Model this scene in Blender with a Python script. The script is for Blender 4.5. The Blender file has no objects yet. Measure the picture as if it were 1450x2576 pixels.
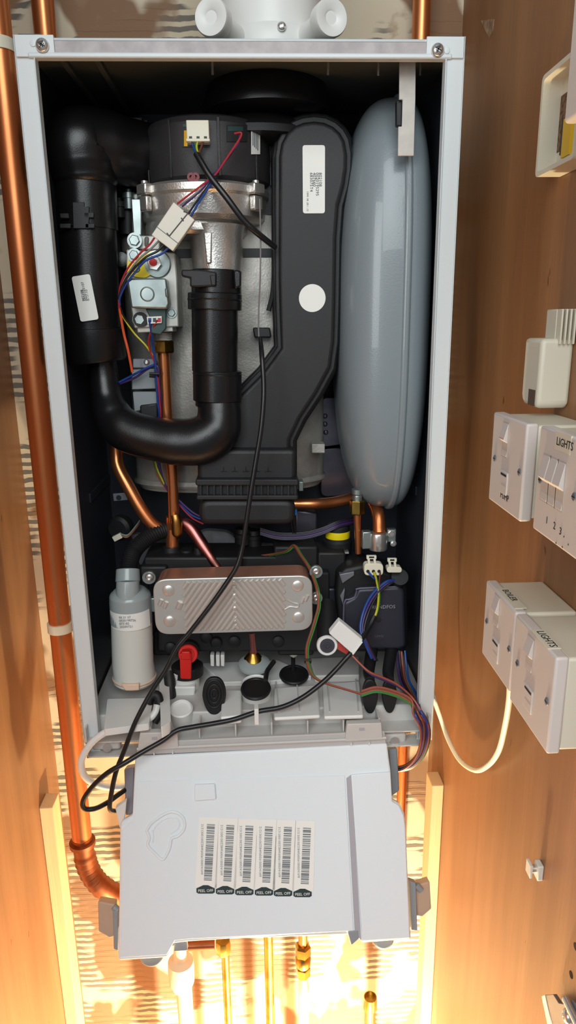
import bpy, bmesh, math, random
from mathutils import Vector as V, Matrix, Quaternion
random.seed(7)
S = bpy.context.scene
COL = S.collection
# ---------------- camera ----------------
CAM = V((0.0065287, -0.7788736, 0.52014401)); PITCH, YAW, ROLL, FPX = 0.26498503, 0.04182011, -0.01233163, 1750.0
_f = V((math.sin(YAW)*math.cos(PITCH), math.cos(YAW)*math.cos(PITCH), -math.sin(PITCH)))
_r = V((math.cos(YAW), -math.sin(YAW), 0)); _u = _r.cross(_f)
RT = _r*math.cos(ROLL) + _u*math.sin(ROLL); UP = -_r*math.sin(ROLL) + _u*math.cos(ROLL); FW = _f
cam = bpy.data.objects.new('camera', bpy.data.cameras.new('camera')); COL.objects.link(cam)
m = Matrix((RT, UP, -FW)).transposed().to_4x4(); m.translation = CAM; cam.matrix_world = m
cam.data.sensor_fit = 'VERTICAL'; cam.data.sensor_height = 36; cam.data.lens = 36*FPX/2576; cam.data.clip_start = 0.01
S.camera = cam
# ---------------- light ----------------
S.view_settings.view_transform = 'Standard'; S.view_settings.look = 'None'; S.view_settings.gamma = 1
S.view_settings.use_curve_mapping = False; S.view_settings.exposure = 0.0
w = bpy.data.worlds.new('world'); S.world = w; w.use_nodes = True
w.node_tree.nodes['Background'].inputs[0].default_value = (0.85, 0.95, 1.0, 1); w.node_tree.nodes['Background'].inputs[1].default_value = 0.20
def light(name, kind, loc, aim, energy, color, **k):
    d = bpy.data.lights.new(name, kind); d.energy = energy; d.color = color
    for a, b in k.items(): setattr(d, a, b)
    o = bpy.data.objects.new(name, d); COL.objects.link(o); o.location = loc
    o.rotation_euler = (V(aim)-V(loc)).to_track_quat('-Z', 'Y').to_euler(); return o
light('doorway_daylight', 'AREA', (0.05, -2.05, 1.65), (0, 0, 0.25), 32, (0.93, 0.985, 1.0), shape='RECTANGLE', size=1.3, size_y=1.5)
light('window_daylight', 'AREA', (-0.80, -1.45, 0.85), (0.1, 0, 0.25), 12, (0.93, 0.985, 1.0), shape='RECTANGLE', size=0.7, size_y=1.0)
light('cupboard_lamp', 'POINT', (0.12, -0.12, -1.08), (0, 0, 0), 98, (1.0, 0.83, 0.52), shadow_soft_size=0.02)
# ---------------- projection helpers: a direction from the camera meets a real plane ----------------
def ray(px, py): return FW + RT*((px-725)/FPX) - UP*((py-1288)/FPX)
def A(px, py, y): d = ray(px, py); return CAM + d*((y-CAM.y)/d.y)
def AX(px, py, x): d = ray(px, py); return CAM + d*((x-CAM.x)/d.x)
def AZ(px, py, z): d = ray(px, py); return CAM + d*((z-CAM.z)/d.z)
def AP(px, py, o, n): d = ray(px, py); return CAM + d*((o-CAM).dot(n)/d.dot(n))
def mpp(P): return (V(P)-CAM).dot(FW)/FPX       # metres per pixel at a point
X, Y, Z = V((1,0,0)), V((0,1,0)), V((0,0,1))
# ---------------- materials ----------------
MATS = {}
def srgb(c):
    return tuple((x/12.92 if x <= 0.04045 else ((x+0.055)/1.055)**2.4) for x in [v/255 for v in c])
def mat(name, col, rough=0.5, metal=0.0, col2=None, scale=30, stretch=(1,1,1), bump=0.0, bscale=None, spec=0.5, detail=4, lo=0.35, hi=0.65, trans=0, alpha=1, coat=0, rough2=None, emit=None, sub=0):
    if name in MATS: return MATS[name]
    m = bpy.data.materials.new(name); m.use_nodes = True; nt = m.node_tree; n = nt.nodes; L = nt.links
    b = n['Principled BSDF']; c = srgb(col) + (1,)
    b.inputs['Base Color'].default_value = c; b.inputs['Roughness'].default_value = rough; b.inputs['Metallic'].default_value = metal
    b.inputs['Specular IOR Level'].default_value = spec
    b.inputs['Coat Weight'].default_value = coat; b.inputs['Transmission Weight'].default_value = trans; b.inputs['Alpha'].default_value = alpha
    if sub: b.inputs['Subsurface Weight'].default_value = sub; b.inputs['Subsurface Radius'].default_value = (0.01,0.01,0.01)
    tc = n.new('ShaderNodeTexCoord'); mp = n.new('ShaderNodeMapping'); mp.inputs['Scale'].default_value = stretch
    L.new(tc.outputs['Object'], mp.inputs['Vector'])
    nz = n.new('ShaderNodeTexNoise'); nz.inputs['Scale'].default_value = scale; nz.inputs['Detail'].default_value = detail
    L.new(mp.outputs[0], nz.inputs['Vector'])
    if col2 is not None:
        r = n.new('ShaderNodeValToRGB'); r.color_ramp.elements[0].position = lo; r.color_ramp.elements[1].position = hi
        r.color_ramp.elements[0].color = c; r.color_ramp.elements[1].color = srgb(col2) + (1,)
        L.new(nz.outputs['Fac'], r.inputs[0]); L.new(r.outputs[0], b.inputs['Base Color'])
    if rough2 is not None:
        mr = n.new('ShaderNodeMapRange'); mr.inputs['From Min'].default_value = 0.35; mr.inputs['From Max'].default_value = 0.65
        mr.inputs['To Min'].default_value = rough; mr.inputs['To Max'].default_value = rough2
        L.new(nz.outputs['Fac'], mr.inputs[0]); L.new(mr.outputs[0], b.inputs['Roughness'])
    if bump:
        bz = n.new('ShaderNodeTexNoise'); bz.inputs['Scale'].default_value = bscale or scale*4; L.new(mp.outputs[0], bz.inputs['Vector'])
        bp = n.new('ShaderNodeBump'); bp.inputs['Strength'].default_value = bump; bp.inputs['Distance'].default_value = 0.001
        L.new(bz.outputs['Fac'], bp.inputs['Height']); L.new(bp.outputs[0], b.inputs['Normal'])
    MATS[name] = m; return m
ENAMEL = mat('white_enamel', (214,221,223), 0.35, bump=0.05, bscale=900)
RAIL = mat('grey_rail', (176,166,166), 0.35, col2=(150,140,140), scale=60, stretch=(1,1,1))
DARKPANEL = mat('dark_cavity_panel', (50,53,62), 0.32, bump=0.1, bscale=900)
TOPPANEL = mat('dark_top_panel', (80,84,78), 0.5)
BLACK = mat('black_plastic', (20,20,22), 0.28, bump=0.15, bscale=1200, spec=0.5)
BLACKM = mat('matt_black_plastic', (29,29,31), 0.48, bump=0.3, bscale=1500)
FANM = mat('fan_housing_plastic', (48,46,48), 0.45, bump=0.25, bscale=1500)
RUBBER = mat('black_rubber', (24,24,26), 0.55)
CABLEM = mat('black_cable_sheath', (26,26,28), 0.32)
ALU = mat('cast_aluminium', (226,222,216), 0.26, 0.82, col2=(190,186,180), scale=25, bump=0.3, bscale=500, rough2=0.42)
DRUM = mat('mottled_aluminium', (190,186,178), 0.45, 0.45, col2=(140,137,132), scale=16, bump=0.4, bscale=400, detail=10, rough2=0.6)
ZINC = mat('zinc_plated_steel', (176,188,186), 0.34, 0.85, col2=(146,158,158), scale=30, rough2=0.45)
STEEL = mat('stainless_steel', (226,224,220), 0.26, 0.85)
GALV = mat('galvanised_plate', (142,144,150), 0.45, 0.5, col2=(112,114,122), scale=12)
COPPER = mat('copper', (232,150,98), 0.25, 0.9, col2=(206,124,76), scale=14, stretch=(1,1,0.25), rough2=0.38)
COPPERD = mat('dull_copper', (176,110,76), 0.38, 1.0, col2=(130,74,48), scale=14, stretch=(1,1,0.25), rough2=0.5)
COPPERP = mat('pink_copper', (200,120,116), 0.35, 1.0, col2=(150,100,90), scale=30)
HEXC = mat('brazed_copper_edge', (206,150,126), 0.42, 0.45, col2=(160,108,88), scale=8, stretch=(1,1,90))
BRASS = mat('brass', (190,158,82), 0.28, 1.0, col2=(150,118,52), scale=40)
VESSEL = mat('grey_vessel_paint', (130,140,145), 0.30, bump=0.15, bscale=600, coat=0.3)
WHITEP = mat('white_plastic', (226,226,222), 0.35)
CREAMP = mat('cream_plastic', (226,221,200), 0.4)
BOXP = mat('pale_grey_plastic', (226,234,238), 0.42, bump=0.12, bscale=1400)
TRAYP = mat('light_grey_plastic', (196,194,190), 0.45, bump=0.1, bscale=1200)
FROST = mat('frosted_translucent_plastic', (214,214,206), 0.4)
FROSTG = mat('grey_translucent_plastic', (158,166,166), 0.25, coat=.3)
AMBERF = mat('amber_tinted_plastic', (226,194,170), 0.35)
RED = mat('red_plastic', (222,38,30), 0.35)
PLATEM = mat('pressed_steel_plate', (212,208,202), 0.34, 0.6)
DARKSTEEL = mat('dark_polished_steel', (138,134,146), 0.3, 0.8, col2=(100,98,112), scale=14)
WDR = mat('wire_rust', (150,72,50), 0.4)
WDP = mat('wire_dark_purple', (44,28,66), 0.45)
YEL = mat('yellow_tag', (240,214,20), 0.35)
LABELM = mat('white_label_paper', (238,238,232), 0.5)
INK = mat('black_ink', (28,30,32), 0.5)
GREYINK = mat('grey_ink', (120,126,130), 0.5)
GOLD = mat('gold_contact', (210,160,40), 0.35, 0.6)
PCBG = mat('dark_green_plastic', (38,68,66), 0.4)
GREYC = mat('grey_connector_plastic', (140,146,150), 0.45)
SOCK = mat('aged_white_socket_plastic', (206,197,191), 0.38)
SOCKY = mat('yellowed_socket_plastic', (212,205,186), 0.42)
def wmat(n, c): return mat('wire_'+n, c, 0.4)
WR, WB, WG, WY, WBK, WGR, WO, WP, WBR = [wmat(a, b) for a, b in (('red',(176,40,48)),('blue',(28,66,140)),('green',(44,120,50)),('yellow',(200,190,40)),('black',(26,26,28)),('grey',(130,125,125)),('orange',(226,90,50)),('purple',(66,42,96)),('brown',(110,62,44)))]
def wood(name, c1, c2, c3, rough=0.45):
    m = bpy.data.materials.new(name); m.use_nodes = True; nt = m.node_tree; n = nt.nodes; L = nt.links; b = n['Principled BSDF']
    tc = n.new('ShaderNodeTexCoord'); mp = n.new('ShaderNodeMapping'); mp.inputs['Scale'].default_value = (9, 9, 0.55); L.new(tc.outputs['Object'], mp.inputs[0])
    z = n.new('ShaderNodeTexNoise'); z.inputs['Scale'].default_value = 3.2; z.inputs['Detail'].default_value = 8; z.inputs['Distortion'].default_value = 0.4; L.new(mp.outputs[0], z.inputs['Vector'])
    r = n.new('ShaderNodeValToRGB'); e = r.color_ramp.elements; e[0].position = 0.3; e[0].color = srgb(c1)+(1,); e[1].position = 0.7; e[1].color = srgb(c2)+(1,)
    L.new(z.outputs['Fac'], r.inputs[0])
    mp2 = n.new('ShaderNodeMapping'); mp2.inputs['Scale'].default_value = (60, 60, 1.6); L.new(tc.outputs['Object'], mp2.inputs[0])
    z2 = n.new('ShaderNodeTexNoise'); z2.inputs['Scale'].default_value = 7; z2.inputs['Detail'].default_value = 4; L.new(mp2.outputs[0], z2.inputs['Vector'])
    r2 = n.new('ShaderNodeValToRGB'); r2.color_ramp.elements[0].position = 0.42; r2.color_ramp.elements[1].position = 0.68
    r2.color_ramp.elements[0].color = (0,0,0,1); r2.color_ramp.elements[1].color = (1,1,1,1); L.new(z2.outputs['Fac'], r2.inputs[0])
    mx = n.new('ShaderNodeMixRGB'); mx.inputs[2].default_value = srgb(c3)+(1,); L.new(r.outputs[0], mx.inputs[1])
    ml = n.new('ShaderNodeMath'); ml.operation = 'MULTIPLY'; ml.inputs[1].default_value = 0.28; L.new(r2.outputs[0], ml.inputs[0]); L.new(ml.outputs[0], mx.inputs[0])
    # small knocks and scratches
    mp3 = n.new('ShaderNodeMapping'); mp3.inputs['Scale'].default_value = (30, 30, 11); L.new(tc.outputs['Object'], mp3.inputs[0])
    z3 = n.new('ShaderNodeTexNoise'); z3.inputs['Scale'].default_value = 1.8; z3.inputs['Detail'].default_value = 5; L.new(mp3.outputs[0], z3.inputs['Vector'])
    r3 = n.new('ShaderNodeValToRGB'); r3.color_ramp.elements[0].position = 0.245; r3.color_ramp.elements[1].position = 0.275
    r3.color_ramp.elements[0].color = (1,1,1,1); r3.color_ramp.elements[1].color = (0,0,0,1); L.new(z3.outputs['Fac'], r3.inputs[0])
    mx3 = n.new('ShaderNodeMixRGB'); mx3.inputs[2].default_value = srgb((108,66,34))+(1,); L.new(mx.outputs[0], mx3.inputs[1]); L.new(r3.outputs[0], mx3.inputs[0])
    L.new(mx3.outputs[0], b.inputs['Base Color']); b.inputs['Roughness'].default_value = rough
    bp = n.new('ShaderNodeBump'); bp.inputs['Strength'].default_value = 0.15; bp.inputs['Distance'].default_value = 0.001; L.new(z2.outputs['Fac'], bp.inputs['Height']); L.new(bp.outputs[0], b.inputs['Normal'])
    MATS[name] = m; return m
WOOD = wood('wood_veneer', (134,93,60), (156,112,75), (114,78,48))
PINE = wood('pine_batten', (214,182,140), (226,198,158), (200,164,120), 0.6)
def wallmat():
    m = bpy.data.materials.new('old_tiled_wall_with_adhesive'); m.use_nodes = True; nt = m.node_tree; n = nt.nodes; L = nt.links; b = n['Principled BSDF']
    tc = n.new('ShaderNodeTexCoord'); sx = n.new('ShaderNodeSeparateXYZ'); L.new(tc.outputs['Object'], sx.inputs[0])
    def N(sc, st=(1,1,1), det=5, dis=0):
        mp = n.new('ShaderNodeMapping'); mp.inputs['Scale'].default_value = st; L.new(tc.outputs['Object'], mp.inputs[0])
        z = n.new('ShaderNodeTexNoise'); z.inputs['Scale'].default_value = sc; z.inputs['Detail'].default_value = det; z.inputs['Distortion'].default_value = dis; L.new(mp.outputs[0], z.inputs['Vector']); return z.outputs['Fac']
    def ramp(src, p0, p1, c0=(0,0,0,1), c1=(1,1,1,1)):
        r = n.new('ShaderNodeValToRGB'); r.color_ramp.elements[0].position = p0; r.color_ramp.elements[1].position = p1
        r.color_ramp.elements[0].color = c0; r.color_ramp.elements[1].color = c1; L.new(src, r.inputs[0]); return r.outputs[0]
    def mix(f, a, c):
        x = n.new('ShaderNodeMixRGB'); L.new(f, x.inputs[0]); L.new(a, x.inputs[1])
        if isinstance(c, tuple): x.inputs[2].default_value = c
        else: L.new(c, x.inputs[2])
        return x.outputs[0]
    def mul(a, c):
        x = n.new('ShaderNodeMath'); x.operation = 'MULTIPLY'; L.new(a, x.inputs[0])
        if isinstance(c, float): x.inputs[1].default_value = c
        else: L.new(c, x.inputs[1])
        return x.outputs[0]
    base = ramp(N(6, (1,1,1), 6), 0.3, 0.7, srgb((214,203,180))+(1,), srgb((198,182,156))+(1,))
    # combed adhesive ridges, in patches
    wv = n.new('ShaderNodeTexWave'); wv.bands_direction = 'Z'; wv.inputs['Scale'].default_value = 24; wv.inputs['Distortion'].default_value = 2.4; wv.inputs['Detail'].default_value = 3; wv.inputs['Detail Scale'].default_value = 1.4
    L.new(tc.outputs['Object'], wv.inputs['Vector'])
    patch = ramp(N(7.5, (1,1,1.6), 2), 0.47, 0.52)
    ridge = mul(ramp(wv.outputs['Fac'], 0.35, 0.6), patch)
    hi = ramp(sx.outputs['Z'], 0.0, 0.06)          # adhesive is grey on the upper boards, cream below
    c = mix(mul(ridge, hi), base, srgb((112,107,98))+(1,))
    lo = n.new('ShaderNodeMath'); lo.operation = 'SUBTRACT'; lo.inputs[0].default_value = 1; L.new(hi, lo.inputs[1])
    c = mix(mul(mul(ridge, lo.outputs[0]), 0.5), c, srgb((228,218,196))+(1,))
    # bare brown board patches on the upper part
    brd = mul(ramp(N(6.3, (1,1,0.8), 3), 0.53, 0.56), hi)
    c = mix(brd, c, srgb((136,104,78))+(1,))
    sm = ramp(N(26, (1,1,1), 4), 0.64, 0.7); c = mix(mul(sm, 0.5), c, srgb((150,122,96))+(1,))
    L.new(c, b.inputs['Base Color']); b.inputs['Roughness'].default_value = 0.8
    bp = n.new('ShaderNodeBump'); bp.inputs['Strength'].default_value = 0.35; bp.inputs['Distance'].default_value = 0.002
    L.new(ridge, bp.inputs['Height']); L.new(bp.outputs[0], b.inputs['Normal']); MATS['wall'] = m; return m
WALLM = wallmat()
# ---------------- mesh helpers ----------------
def NB(): return bmesh.new()
def cr(pts, n=6):
    P = [V(p) for p in pts]
    if len(P) < 3 or n <= 1: return P
    Q = [P[0]*2-P[1]] + P + [P[-1]*2-P[-2]]; out = []
    for i in range(1, len(Q)-2):
        a, b, c, d = Q[i-1:i+3]
        for k in range(n):
            t = k/n; out.append(0.5*((2*b)+(c-a)*t+(2*a-5*b+4*c-d)*t*t+(3*b-a-3*c+d)*t*t*t))
    out.append(P[-1]); return out
def tube(bm, pts, r, seg=14, n=6, cap=True):
    m0 = len(pts); P = cr(pts, n); rs = r if isinstance(r, (list, tuple)) else [r]*m0
    if len(P) != m0:
        R2 = []
        for i in range(len(P)):
            f = i/n; k = min(int(f), m0-2); t = f-k; t = t*t*(3-2*t); R2.append(rs[k]*(1-t)+rs[k+1]*t)
        rs = R2
    T = [(P[min(i+1, len(P)-1)]-P[max(i-1, 0)]).normalized() for i in range(len(P))]
    a = T[0].orthogonal().normalized(); rings = []
    for i, p in enumerate(P):
        if i: a = (T[i-1].rotation_difference(T[i]) @ a); a = (a-T[i]*a.dot(T[i])).normalized()
        b = T[i].cross(a)
        rings.append([bm.verts.new(p+(a*math.cos(2*math.pi*k/seg)+b*math.sin(2*math.pi*k/seg))*rs[i]) for k in range(seg)])
    for i in range(len(rings)-1):
        for k in range(seg): bm.faces.new((rings[i][k], rings[i][(k+1)%seg], rings[i+1][(k+1)%seg], rings[i+1][k]))
    if cap: bm.faces.new(rings[0][::-1]); bm.faces.new(rings[-1])
    return bm
def frame(ax):
    ax = V(ax).normalized(); a = ax.cross(V((0.3,0.9,0.1))).normalized() if abs(ax.dot(V((0.3,0.9,0.1)).normalized())) < 0.95 else ax.orthogonal().normalized()
    return ax, a, ax.cross(a)
def lathe(bm, prof, o, ax=(0,0,1), seg=32, sq=None, closed=True):
    ax, a, b = frame(ax); o = V(o); rings = []
    for r, h in prof:
        if r < 1e-6: rings.append([bm.verts.new(o+ax*h)])
        else: rings.append([bm.verts.new(o+ax*h+(a*math.cos(2*math.pi*k/seg)+b*math.sin(2*math.pi*k/seg))*r) for k in range(seg)])
    for i in range(len(rings)-1):
        p, q = rings[i], rings[i+1]
        for k in range(seg):
            k2 = (k+1) % seg
            if len(p) == 1 and len(q) == 1: continue
            if len(p) == 1: bm.faces.new((p[0], q[k2], q[k]))
            elif len(q) == 1: bm.faces.new((p[k], p[k2], q[0]))
            else: bm.faces.new((p[k], p[k2], q[k2], q[k]))
    if closed:
        if len(rings[0]) > 1: bm.faces.new(rings[0][::-1])
        if len(rings[-1]) > 1: bm.faces.new(rings[-1])
    return bm
def box(bm, c, s, rot=None):
    c = V(c); vs = []
    for dx in (-.5,.5):
        for dy in (-.5,.5):
            for dz in (-.5,.5):
                v = V((dx*s[0], dy*s[1], dz*s[2])); v = (rot @ v) if rot else v; vs.append(bm.verts.new(c+v))
    for f in ((0,1,3,2),(4,6,7,5),(0,4,5,1),(2,3,7,6),(0,2,6,4),(1,5,7,3)): bm.faces.new([vs[i] for i in f])
    return bm
def bb(bm, x0, x1, y0, y1, z0, z1): return box(bm, ((x0+x1)/2,(y0+y1)/2,(z0+z1)/2), (x1-x0, y1-y0, z1-z0))
def prism(bm, pts, d):
    a = [bm.verts.new(p) for p in pts]; b = [bm.verts.new(V(p)+V(d)) for p in pts]; n = len(a)
    bm.faces.new(a); bm.faces.new(b[::-1])
    for i in range(n): bm.faces.new((a[i], b[i], b[(i+1)%n], a[(i+1)%n]))
    return bm
def rnd(pts, r, n=5):
    """round the corners of a planar polygon"""
    out = []; N_ = len(pts); P = [V(p) for p in pts]
    for i in range(N_):
        p, a, b = P[i], P[i-1], P[(i+1)%N_]; u = (a-p); v = (b-p); rr = min(r, u.length*.48, v.length*.48); u.normalize(); v.normalize()
        A_, B_ = p+u*rr, p+v*rr
        for k in range(n+1): t = k/n; out.append(A_*(1-t)**2+p*2*t*(1-t)+B_*t*t)
    return out
def inset(pts, d, nrm):
    P = [V(p) for p in pts]; N_ = len(P); out = []; nrm = V(nrm)
    ar = sum(((P[i].cross(P[(i+1)%N_])).dot(nrm) for i in range(N_)))
    s = 1 if ar > 0 else -1
    for i in range(N_):
        e1 = (P[i]-P[i-1]).normalized(); e2 = (P[(i+1)%N_]-P[i]).normalized(); n1 = nrm.cross(e1)*s; n2 = nrm.cross(e2)*s
        q = (n1+n2); q = q.normalized()*(d/max(0.4, q.normalized().dot(n1))) if q.length > 1e-6 else n1*d
        out.append(P[i]+q)
    return out
LOC = {}
def part(name, bm, m, parent=None, bev=0, sharp=35, label=None, segs=2, **props):
    bmesh.ops.recalc_face_normals(bm, faces=bm.faces[:])
    if parent is None:
        xs = [v.co for v in bm.verts]; loc = V(((min(v.x for v in xs)+max(v.x for v in xs))/2, (min(v.y for v in xs)+max(v.y for v in xs))/2, min(v.z for v in xs)))
    else: loc = LOC[parent.name]
    for v in bm.verts: v.co -= loc
    me = bpy.data.meshes.new(name); bm.to_mesh(me); bm.free(); o = bpy.data.objects.new(name, me); COL.objects.link(o)
    if parent is None: o.location = loc
    else: o.parent = parent
    LOC[o.name] = loc.copy(); me.shade_smooth(); me.set_sharp_from_angle(angle=math.radians(sharp)); me.materials.append(m)
    if bev:
        b = o.modifiers.new('bevel', 'BEVEL'); b.width = bev; b.segments = segs; b.limit_method = 'ANGLE'; b.angle_limit = math.radians(40)
    if label: o['label'] = label
    for k, v in props.items(): o[k] = v
    return o
def tag(o, label, cat, group=None):
    o['label'] = label; o['category'] = cat
    if group: o['group'] = group
    return o
def thing(name, loc, label, cat, group=None):
    o = bpy.data.objects.new(name, None); COL.objects.link(o); o.location = loc; o.empty_display_size = 0.02; LOC[o.name] = V(loc); return tag(o, label, cat, group)
def solo(name, bm, m, label, cat, group=None, **k): return tag(part(name, bm, m, None, **k), label, cat, group)
def text(body, o, xd, yd, size, m, parent, name='printed_text', align='LEFT', ext=0.00008, space=1.0):
    cu = bpy.data.curves.new('t', 'FONT'); cu.body = body; cu.size = size; cu.extrude = ext; cu.align_x = align; cu.space_character = space; cu.resolution_u = 2
    to = bpy.data.objects.new('t', cu); me = bpy.data.meshes.new_from_object(to)
    xd = V(xd).normalized(); yd = V(yd); yd = (yd-xd*yd.dot(xd)).normalized(); M_ = Matrix((xd, yd, xd.cross(yd))).transposed().to_4x4(); M_.translation = V(o)
    bm = NB(); bm.from_mesh(me); bmesh.ops.transform(bm, matrix=M_, verts=bm.verts[:]); bpy.data.objects.remove(to); bpy.data.curves.remove(cu); bpy.data.meshes.remove(me)
    return part(name, bm, m, parent)
def screw(P, r, parent, ax=(0,-1,0), m=None, name='screw'):
    bm = NB(); lathe(bm, [(r*1.0,0),(r*1.05,r*.25),(r*.85,r*.6),(r*.45,r*.75),(r*.4,r*.35),(0,r*.35)], P, ax, 20); a, u, v = frame(ax)
    c = V(P)+a*r*.72
    return part(name, bm, m or STEEL, parent, sharp=50)
def bolt(P, r, parent, ax=(0,-1,0), m=None, h=0.8, name='bolt'):
    bm = NB(); lathe(bm, [(r,0),(r,r*h),(r*.85,r*(h+.15)),(0,r*(h+.15))], P, ax, 6); lathe(bm, [(r*1.35,0),(r*1.35,r*.2),(0,r*.2)], P, ax, 24)
    return part(name, bm, m or STEEL, parent, sharp=30)
def sticker(c, n, up, w, h, parent, thick=0.0004, r=0.002, name='sticker', m=None, label='white printed sticker'):
    n = V(n).normalized(); up = V(up); up = (up-n*up.dot(n)).normalized(); x = up.cross(n); c = V(c)
    P = [c+x*sx*w/2+up*sy*h/2 for sx, sy in ((-1,-1),(1,-1),(1,1),(-1,1))]
    bm = prism(NB(), rnd(P, r), n*thick); return part(name, bm, m or LABELM, parent, label=label), x, up
def curved_tube_part(name, pts, r, m, parent, seg=14, n=6, **k): return part(name, tube(NB(), pts, r, seg, n), m, parent, **k)
# ================= the cupboard =================
YW = 0.275; XL = -0.352; XR = 0.292; ZB, ZT = -1.35, 1.15; YF = -0.52
def struct(name, bm, m, **k): o = part(name, bm, m, None, **k); o['kind'] = 'structure'; return o
struct('wall_back', bb(NB(), XL-0.02, XR+0.02, YW, YW+0.03, ZB, ZT), WALLM)
struct('wall_left', bb(NB(), XL-0.02, XL, YF, YW, ZB, ZT), WOOD)
struct('wall_right', bb(NB(), XR, XR+0.02, YF, YW, ZB, ZT), WOOD)
struct('floor', bb(NB(), XL-0.02, XR+0.02, YF, YW+0.03, ZB-0.02, ZB), PINE)
def batten(corner, other, back, x, label):
    F_ = AX(*corner, x); O_ = A(*other, F_.y)
    solo('wooden_batten', bb(NB(), min(x, O_.x), max(x, O_.x), F_.y, AZ(*back, F_.z).y, ZB, F_.z), PINE, label, 'batten', bev=0.0012)
batten((98,2033), (132,2033), (150,1994), XL, 'pale pine batten standing against the left wooden side of the cupboard')
batten((1118,1975), (1087,1975), (1090,1941), XR, 'pale pine batten standing against the right wooden side, below the white cable')
bm = NB(); P = [AX(*p, XR-0.0006) for p in ((1210,52),(1243,48),(1240,78),(1232,96),(1222,78))]; prism(bm, P, (0.0006,0,0))
solo('chipped_patch', bm, mat('bare_chipboard', (176,146,116), 0.8, col2=(120,90,66), scale=120), 'small triangular chip of pale bare board high on the right wooden side', 'chip')

# ================= boiler casing =================
W, H, D = 0.44, 0.79, 0.25
cas = thing('boiler_casing', (0, 0.12, 0), 'open white enamelled boiler case with dark inside, hung on the cupboard wall', 'boiler case')
for s in (-1, 1):
    bm = NB(); x = s*W/2
    bb(bm, min(x, x-s*0.0185), max(x, x-s*0.0185), 0, 0.0012, 0, H-0.001)      # front face
    xi = x-s*0.0185; bb(bm, min(xi, xi+s*0.0012), max(xi, xi+s*0.0012), -0.0022, 0.010, 0.004, H-0.016)
    bb(bm, min(x, x+s*0.001), max(x, x+s*0.001), -0.0008, D, 0, H+0.002)
    part('front_stile', bm, ENAMEL, cas, bev=0.0006)
    bm = NB(); xp = x-s*0.0015; bb(bm, min(xp, xp-s*0.001), max(xp, xp-s*0.001), 0.0015, D, 0.0, H-0.002)
    for zz, hh in ((0.295, 0.012),): bb(bm, min(xp, xp-s*0.003), max(xp, xp-s*0.003), 0.12, D, zz, zz+hh)
    part('side_panel', bm, DARKPANEL, cas, bev=0.0004, label='dark inside face of the casing side')
bm = bb(NB(), -W/2+0.002, W/2-0.002, D-0.002, D, 0.0, H-0.001)
bb(bm, -0.205, -0.17, D-0.006, D-0.002, 0.1, H-0.03)
part('back_panel', bm, DARKPANEL, cas)
bm = bb(NB(), -W/2+0.002, W/2-0.002, 0.003, D, H-0.003, H)
for x in (-0.185, -0.15): box(bm, (x, 0.13, H-0.006), (0.006, 0.22, 0.006))
part('top_panel', bm, TOPPANEL, cas, bev=0.001)
bm = bb(NB(), -W/2+0.030, W/2-0.030, -0.0005, 0.004, H-0.0135, H-0.0035)
part('rail_strip', bm, RAIL, cas, label='grey brown seal strip along the top rail')
bm = bb(NB(), -W/2+0.012, W/2-0.012, -0.003, 0.008, H-0.0185, H-0.0135); bb(bm, -W/2+0.02, W/2-0.02, -0.001, 0.012, H-0.0035, H-0.0005)
part('top_rail', bm, ENAMEL, cas, bev=0.0015)
for s, px, py in ((-1,107,115), (1,1101,127)):
    x1 = s*(W/2-0.001); x0 = s*(W/2-0.038); bm = bb(NB(), min(x0,x1), max(x0,x1), -0.0025, 0.001, H-0.0175, H+0.001)
    lathe(bm, [(0.0022,0),(0.003,0.0003),(0.003,0.0006),(0.0018,0.0008)], A(px+s*24, py-4+(4 if s>0 else -2), -0.0025), (0,-1,0), 16)
    part('corner_bracket', bm, ENAMEL, cas, bev=0.0008)
    P = A(px, py, -0.0025); sc = screw(P, 0.0062, cas)
    bm = NB(); box(bm, P+V((0,-0.0046,0)), (0.007, 0.0006, 0.0012), Matrix.Rotation(0.5,3,'Y')); box(bm, P+V((0,-0.0046,0)), (0.0012, 0.0006, 0.007), Matrix.Rotation(0.5,3,'Y'))
    part('cross_slot', bm, INK, sc)
    bm = bb(NB(), s*0.205-0.011, s*0.205+0.011, 0.0, 0.010, H+0.0012, H+0.0025); part('edge_clip', bm, DARKPANEL, cas)

# ================= flue on top =================
F0 = A(678, 30, 0.13); fr = 132*mpp(F0); fz = H+0.0005; F = V((F0.x, 0.13, fz))
t = thing('flue_adaptor', F, 'white flue turret with two capped sampling ports on top of the boiler', 'flue')
bm = lathe(NB(), [(fr*1.12,0),(fr*1.12,0.012),(fr*1.02,0.018),(fr,0.026),(fr,0.30)], F, (0,0,1), 64)
part('flue_body', bm, WHITEP, t, bev=0.001)
bm = lathe(NB(), [(fr*1.0,0.0),(fr*1.065,0.0),(fr*1.065,0.012),(fr*1.0,0.018)], F+V((0,0,0.022)), (0,0,1), 64, closed=False)
part('flue_collar', bm, WHITEP, t)
P = A(709, 67, F.y-fr*1.06); screw(P, 0.0045, t, (0,-1,0.1))
for (a, b, c) in (((598,100,0.085),(548,58,0.045),(524,38,0.028)), ((770,95,0.085),(815,58,0.045),(842,40,0.028))):
    A_, B_, C_ = A(*a), A(*b), A(*c); ax = (C_-B_).normalized()
    bm = tube(NB(), [A_, B_], [0.0125, 0.0115], 28, 1); p = part('sampling_port', bm, WHITEP, t)
    q = lathe(NB(), [(0.0125,-0.004),(0.0172,-0.002),(0.0178,0.012),(0.0168,0.0145),(0.008,0.0140),(0.006,0.0125),(0,0.0125)], B_+ax*0.004, (ax+V((0,-0.5,-0.1))).normalized(), 36)
    part('port_cap', q, WHITEP, p)
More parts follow.
